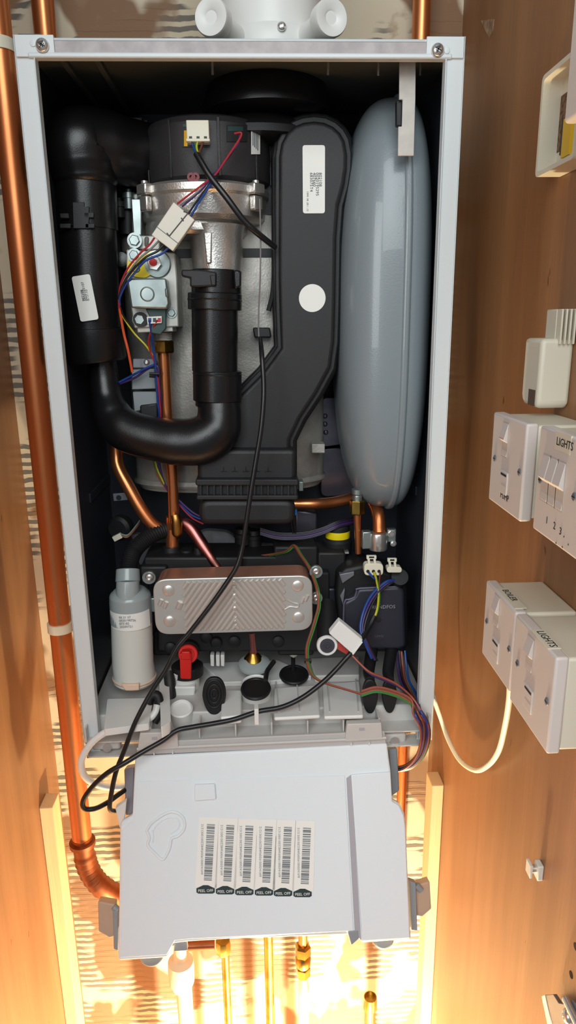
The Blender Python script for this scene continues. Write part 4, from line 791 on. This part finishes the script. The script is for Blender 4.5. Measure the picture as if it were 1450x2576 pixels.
t = thing('valve_harness', A(395,1100,.09), 'blue, red and purple wires from the gas valve running down beside the copper pipe', 'wiring harness')
wires(t, (
 (WB, ((376,806,.060),(382,840,.070),(387,880,.082),(392,926,.086),(394,960,.088),(397,1010,.092),(401,1045,.096),(396,1100,.11),(398,1168,.11),(412,1215,.112),(450,1262,.114),(480,1294,.114),(510,1308,.114)), .0014),
 (WR, ((396,806,.060),(382,830,.068),(374,856,.076),(378,884,.082),(390,915,.086),(398,960,.088),(402,1010,.092),(405,1045,.096),(400,1100,.11),(392,1175,.11),(408,1215,.112),(452,1270,.114),(482,1302,.114),(512,1318,.114))),
 (WP, ((300,966,.10),(340,950,.095),(372,928,.09),(396,922,.088),(401,970,.090),(405,1010,.094),(402,1100,.108),(402,1170,.11),(418,1225,.112),(450,1258,.112),(484,1288,.112),(514,1304,.112)), .0015),
 (WB, ((300,962,.098),(334,944,.093),(368,926,.088),(388,918,.086)), .0014),
 (WG, ((384,1150,.11),(392,1180,.11),(404,1204,.111),(414,1222,.112))),
 (WY, ((388,1150,.108),(396,1180,.108),(408,1206,.110),(416,1222,.112))),
))
part('cable_tie', tube(NB(), [A(376,940,.082), A(398,940,.082), A(398,948,.09), A(376,946,.09)], .0018, 8, 1), RUBBER, t)
# harness behind the plate exchanger and to the right
t = thing('main_harness', A(1050,1850,-.01), 'bundle of coloured wires bulging round the right of the tray into the control box', 'wiring harness')
def off(pts, dx, dy, dz=0): return tuple((p[0]+dx, p[1]+dy, p[2]+dz) for p in pts)
og = ((640,1400,.11),(690,1393,.10),(722,1385,.09),(740,1371,.085),(756,1394,.070),(778,1427,.050),(793,1464,.034),(800,1490,.022),(802,1524,.018),(794,1556,.016),(785,1586,.014),(774,1620,.012),(772,1645,.010),(776,1676,.008),(792,1703,.006),(823,1719,.004),(865,1732,.002),(909,1745,.000))
for m_, dx, dy in ((WDR,0,0),(WG,4,2),(WBR,-2,1)): wires(t, ((m_, off(og,dx,dy)),))
tail = ((909,1745,.000),(950,1735,.000),(1002,1748,-.002),(1036,1768,-.006))
bend = ((1056,1790,-.010),(1073,1825,-.014),(1074,1862,-.016),(1060,1902,-.012),(1030,1930,-.006),(984,1938,.004))
for i, (m_, dy) in enumerate(((WDR,0),(WG,6),(WBR,-4),(WG,3),(WDR,-7))):
    e = off(bend, -i*4+random.uniform(-3,3), i*1.5, -.001*i); wires(t, ((m_, off(tail,0,dy)+e, .0013),))
pr_ = ((886,1648,.018),(905,1668,.012),(930,1690,.006),(965,1705,.004),(1000,1722,.002),(1035,1752,-.002))
for i, (m_, dx, dy) in enumerate(((WDR,0,0),(WP,3,4),(WDP,6,8))):
    wires(t, ((m_, off(pr_,dx,dy)+off(bend,4-i*3,-2+i*2,-.003), .0014),))
vert = ((1010,1640,.07),(1014,1680,.06),(1020,1715,.045),(1040,1755,.02))
for i, m_ in enumerate((WBK,WP,WBK,WB,WP,WBR,WBK,WR,WG,WB)):
    dx = random.uniform(-14,10); wires(t, ((m_, off(vert,dx,random.uniform(-4,4))+off(bend,random.uniform(-26,8),random.uniform(-6,6),random.uniform(-.004,.004)), .0015),))
part('cable_tie', tube(NB(), [A(766,1660,.008), A(782,1660,.008), A(782,1666,.014), A(766,1666,.014)], .0016, 8, 1), RUBBER, t)
t = thing('purple_harness', A(740,1350,.11), 'purple and blue wires running across behind the valve with the yellow band', 'wiring harness')
for i, (m_, dy) in enumerate(((WDP,0),(WP,5),(WDP,9),(WDP,-4),(WBK,12),(WBK,-8))):
    wires(t, ((m_, off(((655,1335,.115),(690,1345,.112),(723,1348,.11),(770,1345,.112),(812,1334,.115),(850,1318,.118),(888,1309,.13)),0,dy*.8), .0012),))
wires(t, ((WDR, ((540,1396,.12),(590,1402,.12),(640,1400,.11))), (WG, ((540,1399,.12),(590,1405,.12),(640,1403,.11)))))
t = thing('pump_wires', A(920,1600,.05), 'blue and yellow wires hanging in an arc over the pump face from the cream plug', 'wires')
wires(t, (
 (WB, ((928,1440,.046),(938,1452,.046),(950,1462,.050),(952,1475,.052)), .0014),
 (WY, ((942,1440,.046),(948,1460,.048),(953,1495,.052),(950,1530,.054),(942,1556,.052)), .0015),
 (WG, ((943,1440,.046),(950,1462,.048),(956,1497,.052),(952,1532,.054),(943,1557,.052))),
 (WBR, ((957,1440,.046),(955,1462,.048),(954,1500,.053),(951,1532,.055),(943,1558,.052))),
 (WBK, ((943,1550,.052),(930,1576,.044),(912,1604,.030),(900,1618,.024)), .0036),
 (WB, ((1000,1459,.06),(971,1464,.052),(936,1496,.050),(915,1538,.046),(907,1583,.036),(919,1617,.03),(936,1656,.03)), .0018),
 (WP, ((1002,1462,.06),(974,1468,.052),(942,1500,.050),(920,1542,.046),(912,1585,.036),(925,1622,.03),(944,1660,.03)), .0016),
 (WBK, ((1006,1465,.06),(980,1470,.053),(948,1500,.052),(926,1545,.047),(916,1590,.036),(930,1625,.03),(950,1662,.03)), .0014),
))
# ================= control box hanging below =================
t20 = math.radians(20); co = A(655,1887,-.020); cn_ = V((0,-math.cos(t20),math.sin(t20)))
def C(px, py, h=0.0): return AP(px, py, co+cn_*h, cn_)      # point on the lid plane, h metres proud of it
O = ((340,1903),(975,1870),(979,1905),(984,1940),(988,2013),(1006,2022),(1018,2046),(1022,2075),(1028,2220),(1035,2364),(911,2373),(905,2362),(884,2381),(873,2344),(660,2357),(560,2364),(471,2370),(440,2374),(432,2376),(426,2400),(421,2410),(299,2417),(297,2405),(300,2240),(302,2080),(306,2066),(333,2051),(336,1980))
t = thing('control_box', C(655,2380), 'pale grey plastic control box swung down on its hinges, lid side facing out', 'control box')
lid = part('lid', prism(NB(), [C(*p) for p in O], -cn_*0.012), BOXP, t, bev=0.0025, segs=3)
O2 = ((352,1925),(965,1893),(972,2030),(1000,2060),(1018,2345),(895,2352),(480,2366),(430,2385),(318,2395),(320,2090),(346,2060))
part('box_body', prism(NB(), [C(*p,-.012) for p in O2], -cn_*0.034), mat('grey_box_body',(176,178,182),.5), t, bev=.002)
part('raised_panel', prism(NB(), [C(*p,.0030) for p in ((884,1949),(983,1942),(987,2016),(1004,2026),(1016,2050),(1020,2077),(1026,2220),(1032,2360),(912,2368))], -cn_*.0035), BOXP, lid, bev=.0012, segs=3)
part('panel_groove', prism(NB(), [C(*p,.0006) for p in ((872,1958),(884,1949),(909,2366),(893,2345))], -cn_*.001), mat('groove_grey',(170,166,172),.5), lid)
part('raised_field', prism(NB(), [C(*p,.0010) for p in ((345,1966),(868,1950),(890,2342),(480,2362),(440,2366),(420,2402),(303,2409),(307,2090),(338,2058))], -cn_*.0012), BOXP, lid, bev=.0008)
sq = rnd([C(*p,.0045) for p in ((489,1974),(541,1972),(544,2012),(490,2016))], .002); part('square_boss', prism(NB(), sq, -cn_*.005), BOXP, lid, bev=.0012)
em = [C(*p,.0012) for p in ((369,2089),(380,2072),(395,2060),(412,2049),(432,2042),(452,2048),(464,2064),(463,2086),(448,2103),(432,2109),(428,2130),(418,2152),(408,2162),(390,2146),(372,2126),(376,2108),(369,2089))]
part('embossed_outline', tube(NB(), em, .0019, 10, 3), BOXP, lid)
part('embossed_outline', tube(NB(), [C(*p,.0012) for p in ((386,2090),(392,2078),(412,2062),(430,2056),(446,2060),(452,2072),(446,2086),(428,2098))], .0009, 8, 4), BOXP, lid)
part('embossed_outline', tube(NB(), [C(*p,.0012) for p in ((384,2088),(386,2106),(384,2120))], .0010, 8, 4), BOXP, lid)
# hinge flange along the top
part('hinge_flange', prism(NB(), [A(*p,-.018) for p in ((352,1868),(968,1840),(973,1872),(342,1900))], (0,.004,0)), mat('flange_grey',(188,186,184),.5), t, bev=.001)
part('flange_bead', tube(NB(), [A(345,1884,-.0195), A(972,1856,-.0195)], .0018, 10, 1), TRAYP, t)
for (x0,x1,yt,yb) in ((352,446,1842,1884),(874,960,1819,1862)):
    hb = part('hinge_block', prism(NB(), [A(*p,-.021) for p in ((x0,yt+3),(x1,yt),(x1+4,yb),(x0-6,yb+5))], (0,.010,0)), TRAYP, t, bev=.001)
    part('hinge_slot', prism(NB(), [A(*p,-.0215) for p in ((x0+30,yt+13),(x0+44,yt+12),(x0+44,yt+19),(x0+30,yt+20))], (0,.001,0)), mat('groove_grey',(170,166,172)), hb)
for px in (388,435,884,929): part('flange_peg', box(NB(), A(px,1895-(px-388)*.047,-.0195), (.0015,.003,.004)), WHITEP, t)
# stickers
ud = (C(640,2230)-C(640,2070)).normalized(); rd = (C(780,2075)-C(520,2068)).normalized(); rd = (rd-ud*rd.dot(ud)).normalized()
BC = [((521,541,2073),(513,532,2215)),((570,590,2075),(562,581,2217)),((618,637,2077),(610,630,2219)),((667,686,2079),(660,679,2220)),((715,734,2080),(708,727,2222)),((763,782,2082),(757,776,2224))]
rb = random.Random(3); bars = []; pos = 0.0
while pos < 1: w = rb.choice((.006,.006,.009,.013,.018)); bars.append((pos, min(1,pos+w), rb.random() < .75)); pos += w+rb.choice((.006,.008,.012,.018))
hs = .0012
for i, ((a0,a1,ay),(b0,b1,by)) in enumerate(BC):
    sk = part('barcode_sticker', prism(NB(), [C(a0-19,ay-18,hs), C(a0+30,ay-17,hs), C(b0+32,by+18,hs), C(b0-22,by+17,hs)], cn_*.0003), LABELM, lid, label=('leftmost','second','third','fourth','fifth','rightmost')[i]+' of the six white barcode stickers')
    bm = NB(); h2 = hs+.0005
    for p, q, dk in bars:
        def L_(f, s): return C(a0+(b0-a0)*f+s*20, ay+(by-ay)*f+s*1, h2)
        prism(bm, [L_(p,0),L_(p,1),L_(q,1),L_(q,0)], -cn_*.0002)
    part('barcode', bm, mat('barcode_ink',(92,98,104),.5), sk)
    text('21213001002284690091000541N6', C(a0-9,ay,h2), ud, -rd, .0040, GREYINK, sk, ext=.00005, space=1.05)
    bx_, byy = (b0+b1)/2-5, by+24
    tb = part('peel_tab', prism(NB(), [C(*p,h2+.0001) for p in ((bx_-23,byy-4),(bx_-6,byy-12),(bx_+6,byy-12),(bx_+23,byy-4),(bx_+23,byy+6),(bx_+18,byy+9),(bx_-18,byy+9),(bx_-23,byy+6))], -cn_*.0003), mat('dark_green_ink',(40,56,58),.5), sk, label='dark peel-off tab')
    text('PEEL OFF', C(bx_,byy+5,h2+.0002), rd, -ud, .0046, LABELM, tb, align='CENTER', ext=.00005)
# side brackets, knobs and clips
AMB = mat('warm_translucent_plastic', (196,172,150), .45, trans=.2)
for pts, dk, lab in ((((246,2268),(289,2275),(289,2354),(276,2361),(248,2344)), ((284,2292),(297,2292),(297,2393),(286,2388)), 'left'), (((1045,2229),(1082,2217),(1086,2287),(1063,2308),(1049,2305)), ((1031,2216),(1047,2222),(1051,2342),(1036,2341)), 'right')):
    b_ = part('side_hook', prism(NB(), [C(*p,-.016) for p in pts], -cn_*.016), AMB, t, bev=.0015, label=lab+' beige side hook')
    part('hook_spine', prism(NB(), [C(*p,-.010) for p in dk], -cn_*.012), GREYC, b_, bev=.001)
    e = ((286,2280),(297,2290)) if lab == 'left' else ((1047,2225),(1060,2240)); part('hook_arm', tube(NB(), [C(*e[0],-.014), C(*e[1],-.014)], .004, 10, 1), GREYC, b_)
for px, py, r in ((380,2404,.0155),(966,2364,.0140)):
    part('foot_knob', lathe(NB(), [(r,-.012),(r,-.004),(r*.8,-.002),(0,-.002)], C(px,py,-.012), cn_, 40), GREYC, t, bev=.001)
part('bottom_clip', prism(NB(), [C(*p,-.006) for p in ((440,2372),(470,2368),(472,2392),(437,2394))], -cn_*.01), GREYC, t, bev=.001)
part('bottom_tab', prism(NB(), [C(*p,.001) for p in ((876,2344),(902,2340),(904,2362),(885,2379))], -cn_*.02), GREYC, t, bev=.001)
bm = prism(NB(), [C(*p,-.020) for p in ((312,1935),(338,1930),(338,2050),(316,2052))], -cn_*.02); part('side_terminals', bm, mat('lilac_grey_plastic',(130,126,134),.5), t, bev=.002)
bm = prism(NB(), [C(*p,-.016) for p in ((979,1884),(1000,1882),(1006,1990),(986,2004))], -cn_*.03); part('side_socket', bm, mat('blue_grey_plastic',(120,130,138),.5), t, bev=.002)
o = solo('white_cable_end', prism(NB(), [A(*p,-.036) for p in ((290,2034),(318,2016),(316,2044),(306,2090),(300,2080))], (0,.008,0)), WHITEP, 'white tapering plug end below the loop of the black cable, left of the control box', 'plug', bev=.001)
solo('short_black_lead', tube(NB(), [A(*p) for p in ((318,2020,-.02),(328,2006,-.01),(345,1998,.01))], .0045, 12), CABLEM, 'short thick black lead entering the left side of the control box', 'cable')

# ================= pipes outside the boiler =================
yp1 = .085; t = thing('large_copper_pipe', A(230,2230,yp1), 'long thick copper pipe running down left of the boiler case to a ribbed elbow', 'pipe')
pa, pb = A(-15,0,yp1), A(204,2095,yp1); xm = (A(70,815,yp1).x+A(133,1359,yp1).x+A(204,2095,yp1).x)/3
top = V((xm+.002,yp1,1.1)); bot = V((xm-.001,yp1,A(204,2120,yp1).z)); part('pipe_run', tube(NB(), [top, bot], .0140, 32, 1), COPPER, t)
k_ = bot; part('end_ring', lathe(NB(), [(.0145,-.004),(.0185,-.003),(.0185,.003),(.0145,.004)], bot, Z, 36), COPPERD, t)
ep = cr([bot+V((0,0,.01)), bot+V((.001,0,-.02)), A(224,2188,yp1), A(250,2225,yp1), A(290,2250,yp1+.01), A(345,2268,yp1+.02), A(420,2275,yp1+.03)], 6)
part('elbow', tube(NB(), ep, [.0145+(.0016 if (i % 2 and 5 < i < 28) else 0) for i in range(len(ep))], 28, 1), COPPERD, t, sharp=60, label='ribbed wrapped copper elbow')
for py, l_ in ((1575,'lower cream plastic clip round the thick copper pipe on the left'),(116,'upper white plastic clip round the thick copper pipe, at the top left corner')):
    c = V((xm,yp1,A(170,py,yp1).z)); bm = lathe(NB(), [(.0145,-.006),(.0165,-.006),(.0165,.006),(.0145,.006)], c, Z, 36); box(bm, c+V((.004,.1,0)), (.012,.17,.010)); solo('pipe_clip', bm, CREAMP, l_, 'pipe clip')
def up(px, py, y, r, z0, z1, m, label, name='copper_pipe', cat='pipe'): x = A(px,py,y).x; return solo(name, tube(NB(), [V((x,y,z1)), V((x,y,z0))], r, 28, 1), m, label, cat)
up(111,50,.246,.0140,.795,1.1,COPPER,'copper pipe on the wall above the left corner of the boiler case')
up(1061,50,.246,.0118,.795,1.1,COPPER,'copper pipe on the wall above the right corner of the boiler case')
up(76,85,.255,.005,.795,.84,COPPERD,'thin dull copper stub end behind the left corner of the case')
up(1012,1960,.245,.0080,-.55,-.01,COPPER,'copper pipe glowing orange right of the control box top')
yl = .175
up(568,2420,yl,.0068,ZB,A(568,2385,yl).z,BRASS,'narrow brassy pipe dropping from the dark valve below the control box, second from left')
up(677,2420,yl,.0080,ZB,-.02,BRASS,'golden copper pipe in the middle below the control box')
x = A(456,2440,yl).x; t = thing('waste_pipe', V((x,yl,ZB)), 'white plastic waste pipe with a rounded collar below the left of the control box', 'pipe')
zz = A(460,2425,yl).z; part('pipe_collar', lathe(NB(), [(.0165,-.050),(.0215,-.036),(.0225,-.010),(.0215,.006),(.012,.012),(.008,.06)], V((x,yl,zz)), Z, 36), CREAMP, t)
part('pipe_run', tube(NB(), [V((x+.003,yl,zz-.03)), V((x+.003,yl,ZB))], .0135, 28, 1), CREAMP, t)
t = thing('isolating_valve', A(763,2480,yl), 'brass isolating valve with hexagon nuts on a pipe below the control box', 'valve')
x = A(763,2420,yl).x
def zz_(py): return A(763,py,yl).z
part('upper_pipe', tube(NB(), [V((x,yl,zz_(2378))), V((x,yl,-.1))], .0080, 24, 1), COPPER, t)
part('upper_nut', lathe(NB(), [(.012,zz_(2403)),(.0138,zz_(2399)),(.0138,zz_(2380)),(.011,zz_(2374))], V((x,yl,0)), Z, 6), BRASS, t, sharp=20)
part('valve_body', lathe(NB(), [(.010,zz_(2432)),(.0135,zz_(2424)),(.0135,zz_(2408)),(.010,zz_(2402))], V((x,yl,0)), Z, 28), BRASS, t)
part('lower_nut', lathe(NB(), [(.0095,zz_(2458)),(.0125,zz_(2452)),(.0130,zz_(2432)),(.011,zz_(2428))], V((x,yl,0)), Z, 6), BRASS, t, sharp=20)
part('steel_collar', lathe(NB(), [(.0105,zz_(2490)),(.0115,zz_(2484)),(.0085,zz_(2462)),(.0085,zz_(2456))], V((x,yl,0)), Z, 28), STEEL, t)
part('lower_pipe', tube(NB(), [V((x,yl,zz_(2486))), V((x,yl,ZB))], .0095, 24, 1), CREAMP, t)
x = A(932,2520,yl).x; t = thing('capped_pipe', V((x,yl,ZB)), 'short capped copper pipe standing up at the bottom right below the control box', 'pipe')
zc_ = A(932,2512,yl).z; part('pipe_run', tube(NB(), [V((x,yl,zc_-.02)), V((x,yl,ZB))], .0095, 24, 1), COPPER, t)
part('end_cap', lathe(NB(), [(.0118,-.022),(.0122,-.018),(.0122,-.006),(.0112,.004),(.010,.004),(.0095,-.003),(0,-.003)], V((x,yl,zc_)), Z, 28), BRASS, t)
bm = tube(NB(), [A(470,2380,yl-.0), A(540,2377,yl-.0)], .0078, 20, 1); t = solo('cross_pipe', bm, COPPERD, 'short horizontal dull copper pipe just under the control box', 'pipe'); part('valve_fitting', lathe(NB(), [(.012,-.013),(.013,-.010),(.013,.010),(.012,.013)], A(562,2380,yl), Z, 8), BRASS, t)

# ================= sockets on the right side =================
def plate_box(name, yf, yn, z0, z1, x0, label, cat='switch', back=True, edge=.011, inset_=.002):
    tt = thing(name, V((XR, (yf+yn)/2, z0)), label, cat)
    part('face_plate', bb(NB(), x0, x0+edge, min(yn,yf), max(yn,yf), z0, z1), SOCK, tt, bev=.0022, segs=4)
    part('back_box', bb(NB(), x0+edge-.001, XR, min(yn,yf)+inset_, max(yn,yf)-inset_, z0+inset_, z1-inset_), SOCKY, tt, bev=.0025, segs=3)
    return tt
def Fp(px, py, x0): return AX(px, py, x0)
def rocker(par, yc, zc, w, h, x0, name='rocker_switch', red=False):
    pr = [V((x0+.001,0,zc+h/2)), V((x0-.0005,0,zc+h/2)), V((x0-.0042,0,zc+h*.02)), V((x0+.0004,0,zc-h*.10)), V((x0-.0008,0,zc-h/2)), V((x0+.001,0,zc-h/2))]
    P = [p+V((0,yc-w/2,0)) for p in pr]; o = part(name, prism(NB(), P, (0,w,0)), SOCK, par, bev=.0004)
    part('switch_surround', bb(NB(), x0-.0003, x0+.001, yc-w/2-.0012, yc+w/2+.0012, zc-h/2-.0012, zc+h/2+.0012), mat('switch_line',(186,176,168),.5), o)
    if red: part('red_stripe', bb(NB(), x0-.0040, x0-.0030, yc-w*.4, yc+w*.4, zc+h*.035, zc+h*.06), RED, o)
    return o
def face_screw(par, px, py, x0, r=.0034):
    P = AX(px,py,x0-.0002); o = part('plate_screw', lathe(NB(), [(r,0),(r,.0004),(r*.8,.0009),(0,.0009)], P, (-1,0,0), 20), GALV, par); part('screw_slot', box(NB(), P-V((.0009,0,0)), (.0004,r*1.5,.0008)), INK, o)
def spur(yf, yn, z0, z1, x0, label, screws, red):
    tt = plate_box('fused_spur', yf, yn, z0, z1, x0, label); yc_, zc = (yf+yn)/2, (z0+z1)/2; 
    rocker(tt, yc_+.006, zc+.022, .013, .030, x0, red=red)
    fz_ = zc-.017; fu = part('fuse_carrier', bb(NB(), x0-.0012, x0+.001, yc_-.008, yc_+.012, fz_-.011, fz_+.010), SOCK, tt, bev=.0005)
    part('fuse_slot', bb(NB(), x0-.0015, x0-.0011, yc_-.006, yc_+.008, fz_+.0062, fz_+.0082), INK, fu); part('carrier_line', bb(NB(), x0-.0014, x0-.0011, yc_-.006, yc_+.006, fz_-.003, fz_-.0025), mat('switch_line',(186,176,168)), fu)
    for s_ in screws: face_screw(tt, *s_, x0)
    return tt
X1 = .234
p = spur(-.1165,-.2010,.3490,.4355,X1,'white fused switch marked PUMP, with a red edged rocker',((1246,1153),(1308,1188)),True)
q = AX(1259,1250,X1-.0003); text('PUMP', q, -Y, Z, .0088, INK, p)
t = plate_box('light_switch', -.2300,-.3160,.3520,.4385,X1,'white three gang light switch numbered 1 2 3, partly cut by the right picture edge')
for px, py, s_ in ((1400,1118,'LIGHTS'),): q = AX(px,py,X1-.0005); lb = part('paper_label', bb(NB(), X1-.0003, X1+.001, q.y-.024, q.y+.003, q.z-.004, q.z+.010), SOCKY, t); text(s_, q, -Y, Z, .0088, INK, lb)
for px, py, s_ in ((1373,1315,'1'),(1392,1329,'2'),(1407,1343,'3')): text(s_, AX(px,py,X1-.0003), -Y, Z, .0082, INK, t)
for yy_ in (-.2480,-.2620,-.2760): rocker(t, yy_, .399, .0125, .036, X1)
face_screw(t, 1361, 1207, X1); face_screw(t, 1446, 1250, X1)
bm = NB()
for px, py in ((1400,1366),(1416,1376),(1431,1370),(1420,1350)): lathe(bm, [(.0008,0),(.0008,.0003),(0,.0003)], AX(px,py,X1), (-1,0,0), 8)
part('dirt_specks', bm, mat('brown_dirt',(110,88,66),.8), t)
p = spur(-.127,-.2090,.1860,.2670,X1,'white fused switch with a BOILER label on its top edge, left of the pair',((1226,1563),(1282,1633)),False)
zt_ = .2672; q = AZ(1262,1484,zt_+.0004); lb = part('paper_label', bb(NB(), q.x-.003, q.x+.008, q.y-.045, q.y+.004, zt_-.0003, zt_+.0004), SOCKY, p); text('BOILER', q+V((.0005,0,.0002)), -Y, X, .0088, INK, lb)
X2 = .234
p = spur(-.2105,-.2965,.1805,.2665,X2,'white fused switch with a LIGHTS label on its top edge, nearest the picture edge',((1303,1669),(1377,1765)),False)
zt_ = .2667; q = AZ(1349,1588,zt_+.0004); lb = part('paper_label', bb(NB(), q.x-.003, q.x+.008, q.y-.032, q.y+.003, zt_-.0003, zt_+.0004), SOCKY, p); text('LIGHTS', q+V((.0002,0,.0002)), -Y, X, .0092, INK, lb)
# holder
X3 = .262; pts = [AX(1322,850,X3), AX(1365,850,X3), AX(1360,1030,X3), AX(1317,1005,X3)]
ya, yb = pts[0].y, pts[1].y; zt2, zb2 = pts[0].z, AX(1340,1022,X3).z
t = thing('remote_holder', V((XR,(ya+yb)/2,zb2)), 'cream plastic wall holder with a scooped top, standing above the PUMP switch', 'holder')
prf = rnd([V((X3,ya,zt2)), V((X3,yb,zt2)), V((X3,yb,zb2)), V((X3,ya,zb2))], .002); P = [V((X3,yb,zt2)), V((X3,ya,zt2)), V((X3,ya,zb2+.008)), V((X3,ya-.003,zb2+.003)), V((X3,ya-.008,zb2)), V((X3,yb+.004,zb2-.001)), V((X3,yb,zb2+.002))]
part('pocket', prism(NB(), P, (XR-X3,0,0)), SOCKY, t, bev=.004, segs=4)
zup = AX(1395,778,.276).z
bm = bb(NB(), .276, XR, yb+.006, ya-.012, zt2-.01, zup); part('back_plate', bm, SOCKY, t, bev=.001)
bm = NB()
for k in range(4): x_ = .2765+.004*k; bb(bm, x_, x_+.0018, yb-.004, yb+.007, zt2-.005, zup)
part('vertical_flute', bm, SOCKY, t, bev=.0006)
q0, q1 = AX(1331,978,X3-.0004), AX(1344,1022,X3-.0004); part('side_slot', bb(NB(), X3-.0004, X3+.001, q1.y, q0.y, q1.z, q0.z), mat('slot_brown',(92,72,58),.6), t)
# open pattress box high up
X4 = .270; yA, yB, zA, zB2 = AX(1350,400,X4).y, AX(1444,400,X4).y, AX(1343,450,X4).z, AX(1368,190,X4).z
t = thing('open_back_box', V((XR,(yA+yB)/2,zA)), 'white open fronted wall box with brown board and a yellow piece showing inside', 'back box')
bm = NB(); e_ = .004
P = rnd([V((X4,yB,zA)),V((X4,yA,zA)),V((X4,yA,zB2)),V((X4,yB,zB2))], .006); I = rnd([V((X4,yB+e_,zA+e_)),V((X4,yA-e_,zA+e_)),V((X4,yA-e_,zB2-e_)),V((X4,yB+e_,zB2-e_))], .004)
n = len(P); R_ = [[bm.verts.new(p) for p in L] for L in (P, I, [q+V((.020,0,0)) for q in I], [q+V((.0215,0,0)) for q in P])]
for a_ in range(4):
    for k in range(n): bm.faces.new((R_[a_][k],R_[a_][(k+1)%n],R_[(a_+1)%4][(k+1)%n],R_[(a_+1)%4][k]))
part('box_rim', bm, SOCKY, t); part('box_floor', bb(NB(), X4+.0175, X4+.020, yB+e_, yA-e_, zA+e_, zB2-e_), SOCKY, t)
xf = X4+.0170
def fl(x0,y0,x1,y1,m,name,h=.0): a, b = AX(x0,y0,xf), AX(x1,y1,xf); part(name, bb(NB(), xf-h, xf+.001, min(a.y,b.y), max(a.y,b.y), min(a.z,b.z), max(a.z,b.z)), m, t)
fl(1386,262,1420,374,mat('brown_chipboard',(128,98,72),.9,col2=(84,62,46),scale=300,lo=.45,hi=.6),'chipboard'); fl(1416,300,1432,378,INK,'dark_gap',.0004); fl(1430,300,1442,388,mat('yellow_plastic',(222,176,30),.5),'yellow_piece',.004)
X5 = .236; c = AX(1418,314,X5); t = thing('blank_plate', V((XR,c.y-.04,c.z)), 'pale square cover plate at the top right picture edge', 'cover plate')
part('face_plate', bb(NB(), X5, X5+.010, c.y-.090, c.y, c.z, c.z+.15), SOCK, t, bev=.003, segs=4)
part('back_box', bb(NB(), X5+.009, XR, c.y-.087, c.y-.030, c.z+.003, c.z+.147), SOCKY, t, bev=.002)
# cable loop
solo('white_mains_cable', tube(NB(), [A(1085,1730,.09), A(1094,1762,.06), AX(1109,1805,.262), AX(1130,1864,.274), AX(1159,1914,.280), AX(1197,1938,.282), AX(1230,1924,.280), AX(1256,1887,.276), AX(1273,1819,.268), AX(1282,1760,.260), AX(1284,1720,.256)], .0033, 16, 8), CREAMP, 'white mains cable hanging in a loop from the boiler case to the lower switches', 'cable')
t = thing('shelf_pin', AX(1358,2205,.29), 'small metal and clear plastic shelf pin on the right wooden side', 'shelf pin')
c = AX(1362,2184,XR); part('pin_barrel', tube(NB(), [c, c-V((.012,0,0))], .0042, 20, 1), STEEL, t); part('pin_tab', bb(NB(), c.x-.014, c.x-.011, c.y-.006, c.y+.006, c.z-.007, c.z+.008), FROST, t, bev=.0006); part('pin_base', bb(NB(), c.x-.006, c.x, c.y-.007, c.y+.004, c.z-.010, c.z+.008), FROST, t, bev=.001)
hx = .276
def HX(px, py): return AX(px, py, hx)
t = thing('cabinet_hinge', HX(1420,2576), 'metal cabinet hinge at the bottom right corner on the wooden side', 'hinge')
part('hinge_plate', prism(NB(), [HX(*p) for p in ((1372,2503),(1392,2501),(1406,2523),(1425,2527),(1440,2515),(1480,2560),(1480,2640),(1400,2640))], (.004,0,0)), GALV, t, bev=.0005)
part('hinge_edge', prism(NB(), [HX(*p)-V((.0005,0,0)) for p in ((1364,2506),(1373,2502),(1404,2640),(1392,2640))], (.012,0,0)), STEEL, t, bev=.0005)
part('hinge_arm', tube(NB(), [HX(1432,2512)-V((.003,0,0)), HX(1475,2600)-V((.003,0,0))], .0035, 14, 1), STEEL, t); screw(HX(1433,2556)-V((.001,0,0)), .006, t, (-1,0,0))
for px, py in ((1449,2381),(1438,2452)): solo('screw_hole', lathe(NB(), [(.0035,-.001),(.0035,.0004),(0,.0004)], AX(px,py,XR), (-1,0,0), 20), mat('bare_hole',(58,44,34),.9), 'upper dark hole in the wood above the hinge' if py < 2400 else 'lower dark hole in the wood just above the hinge', 'hole')
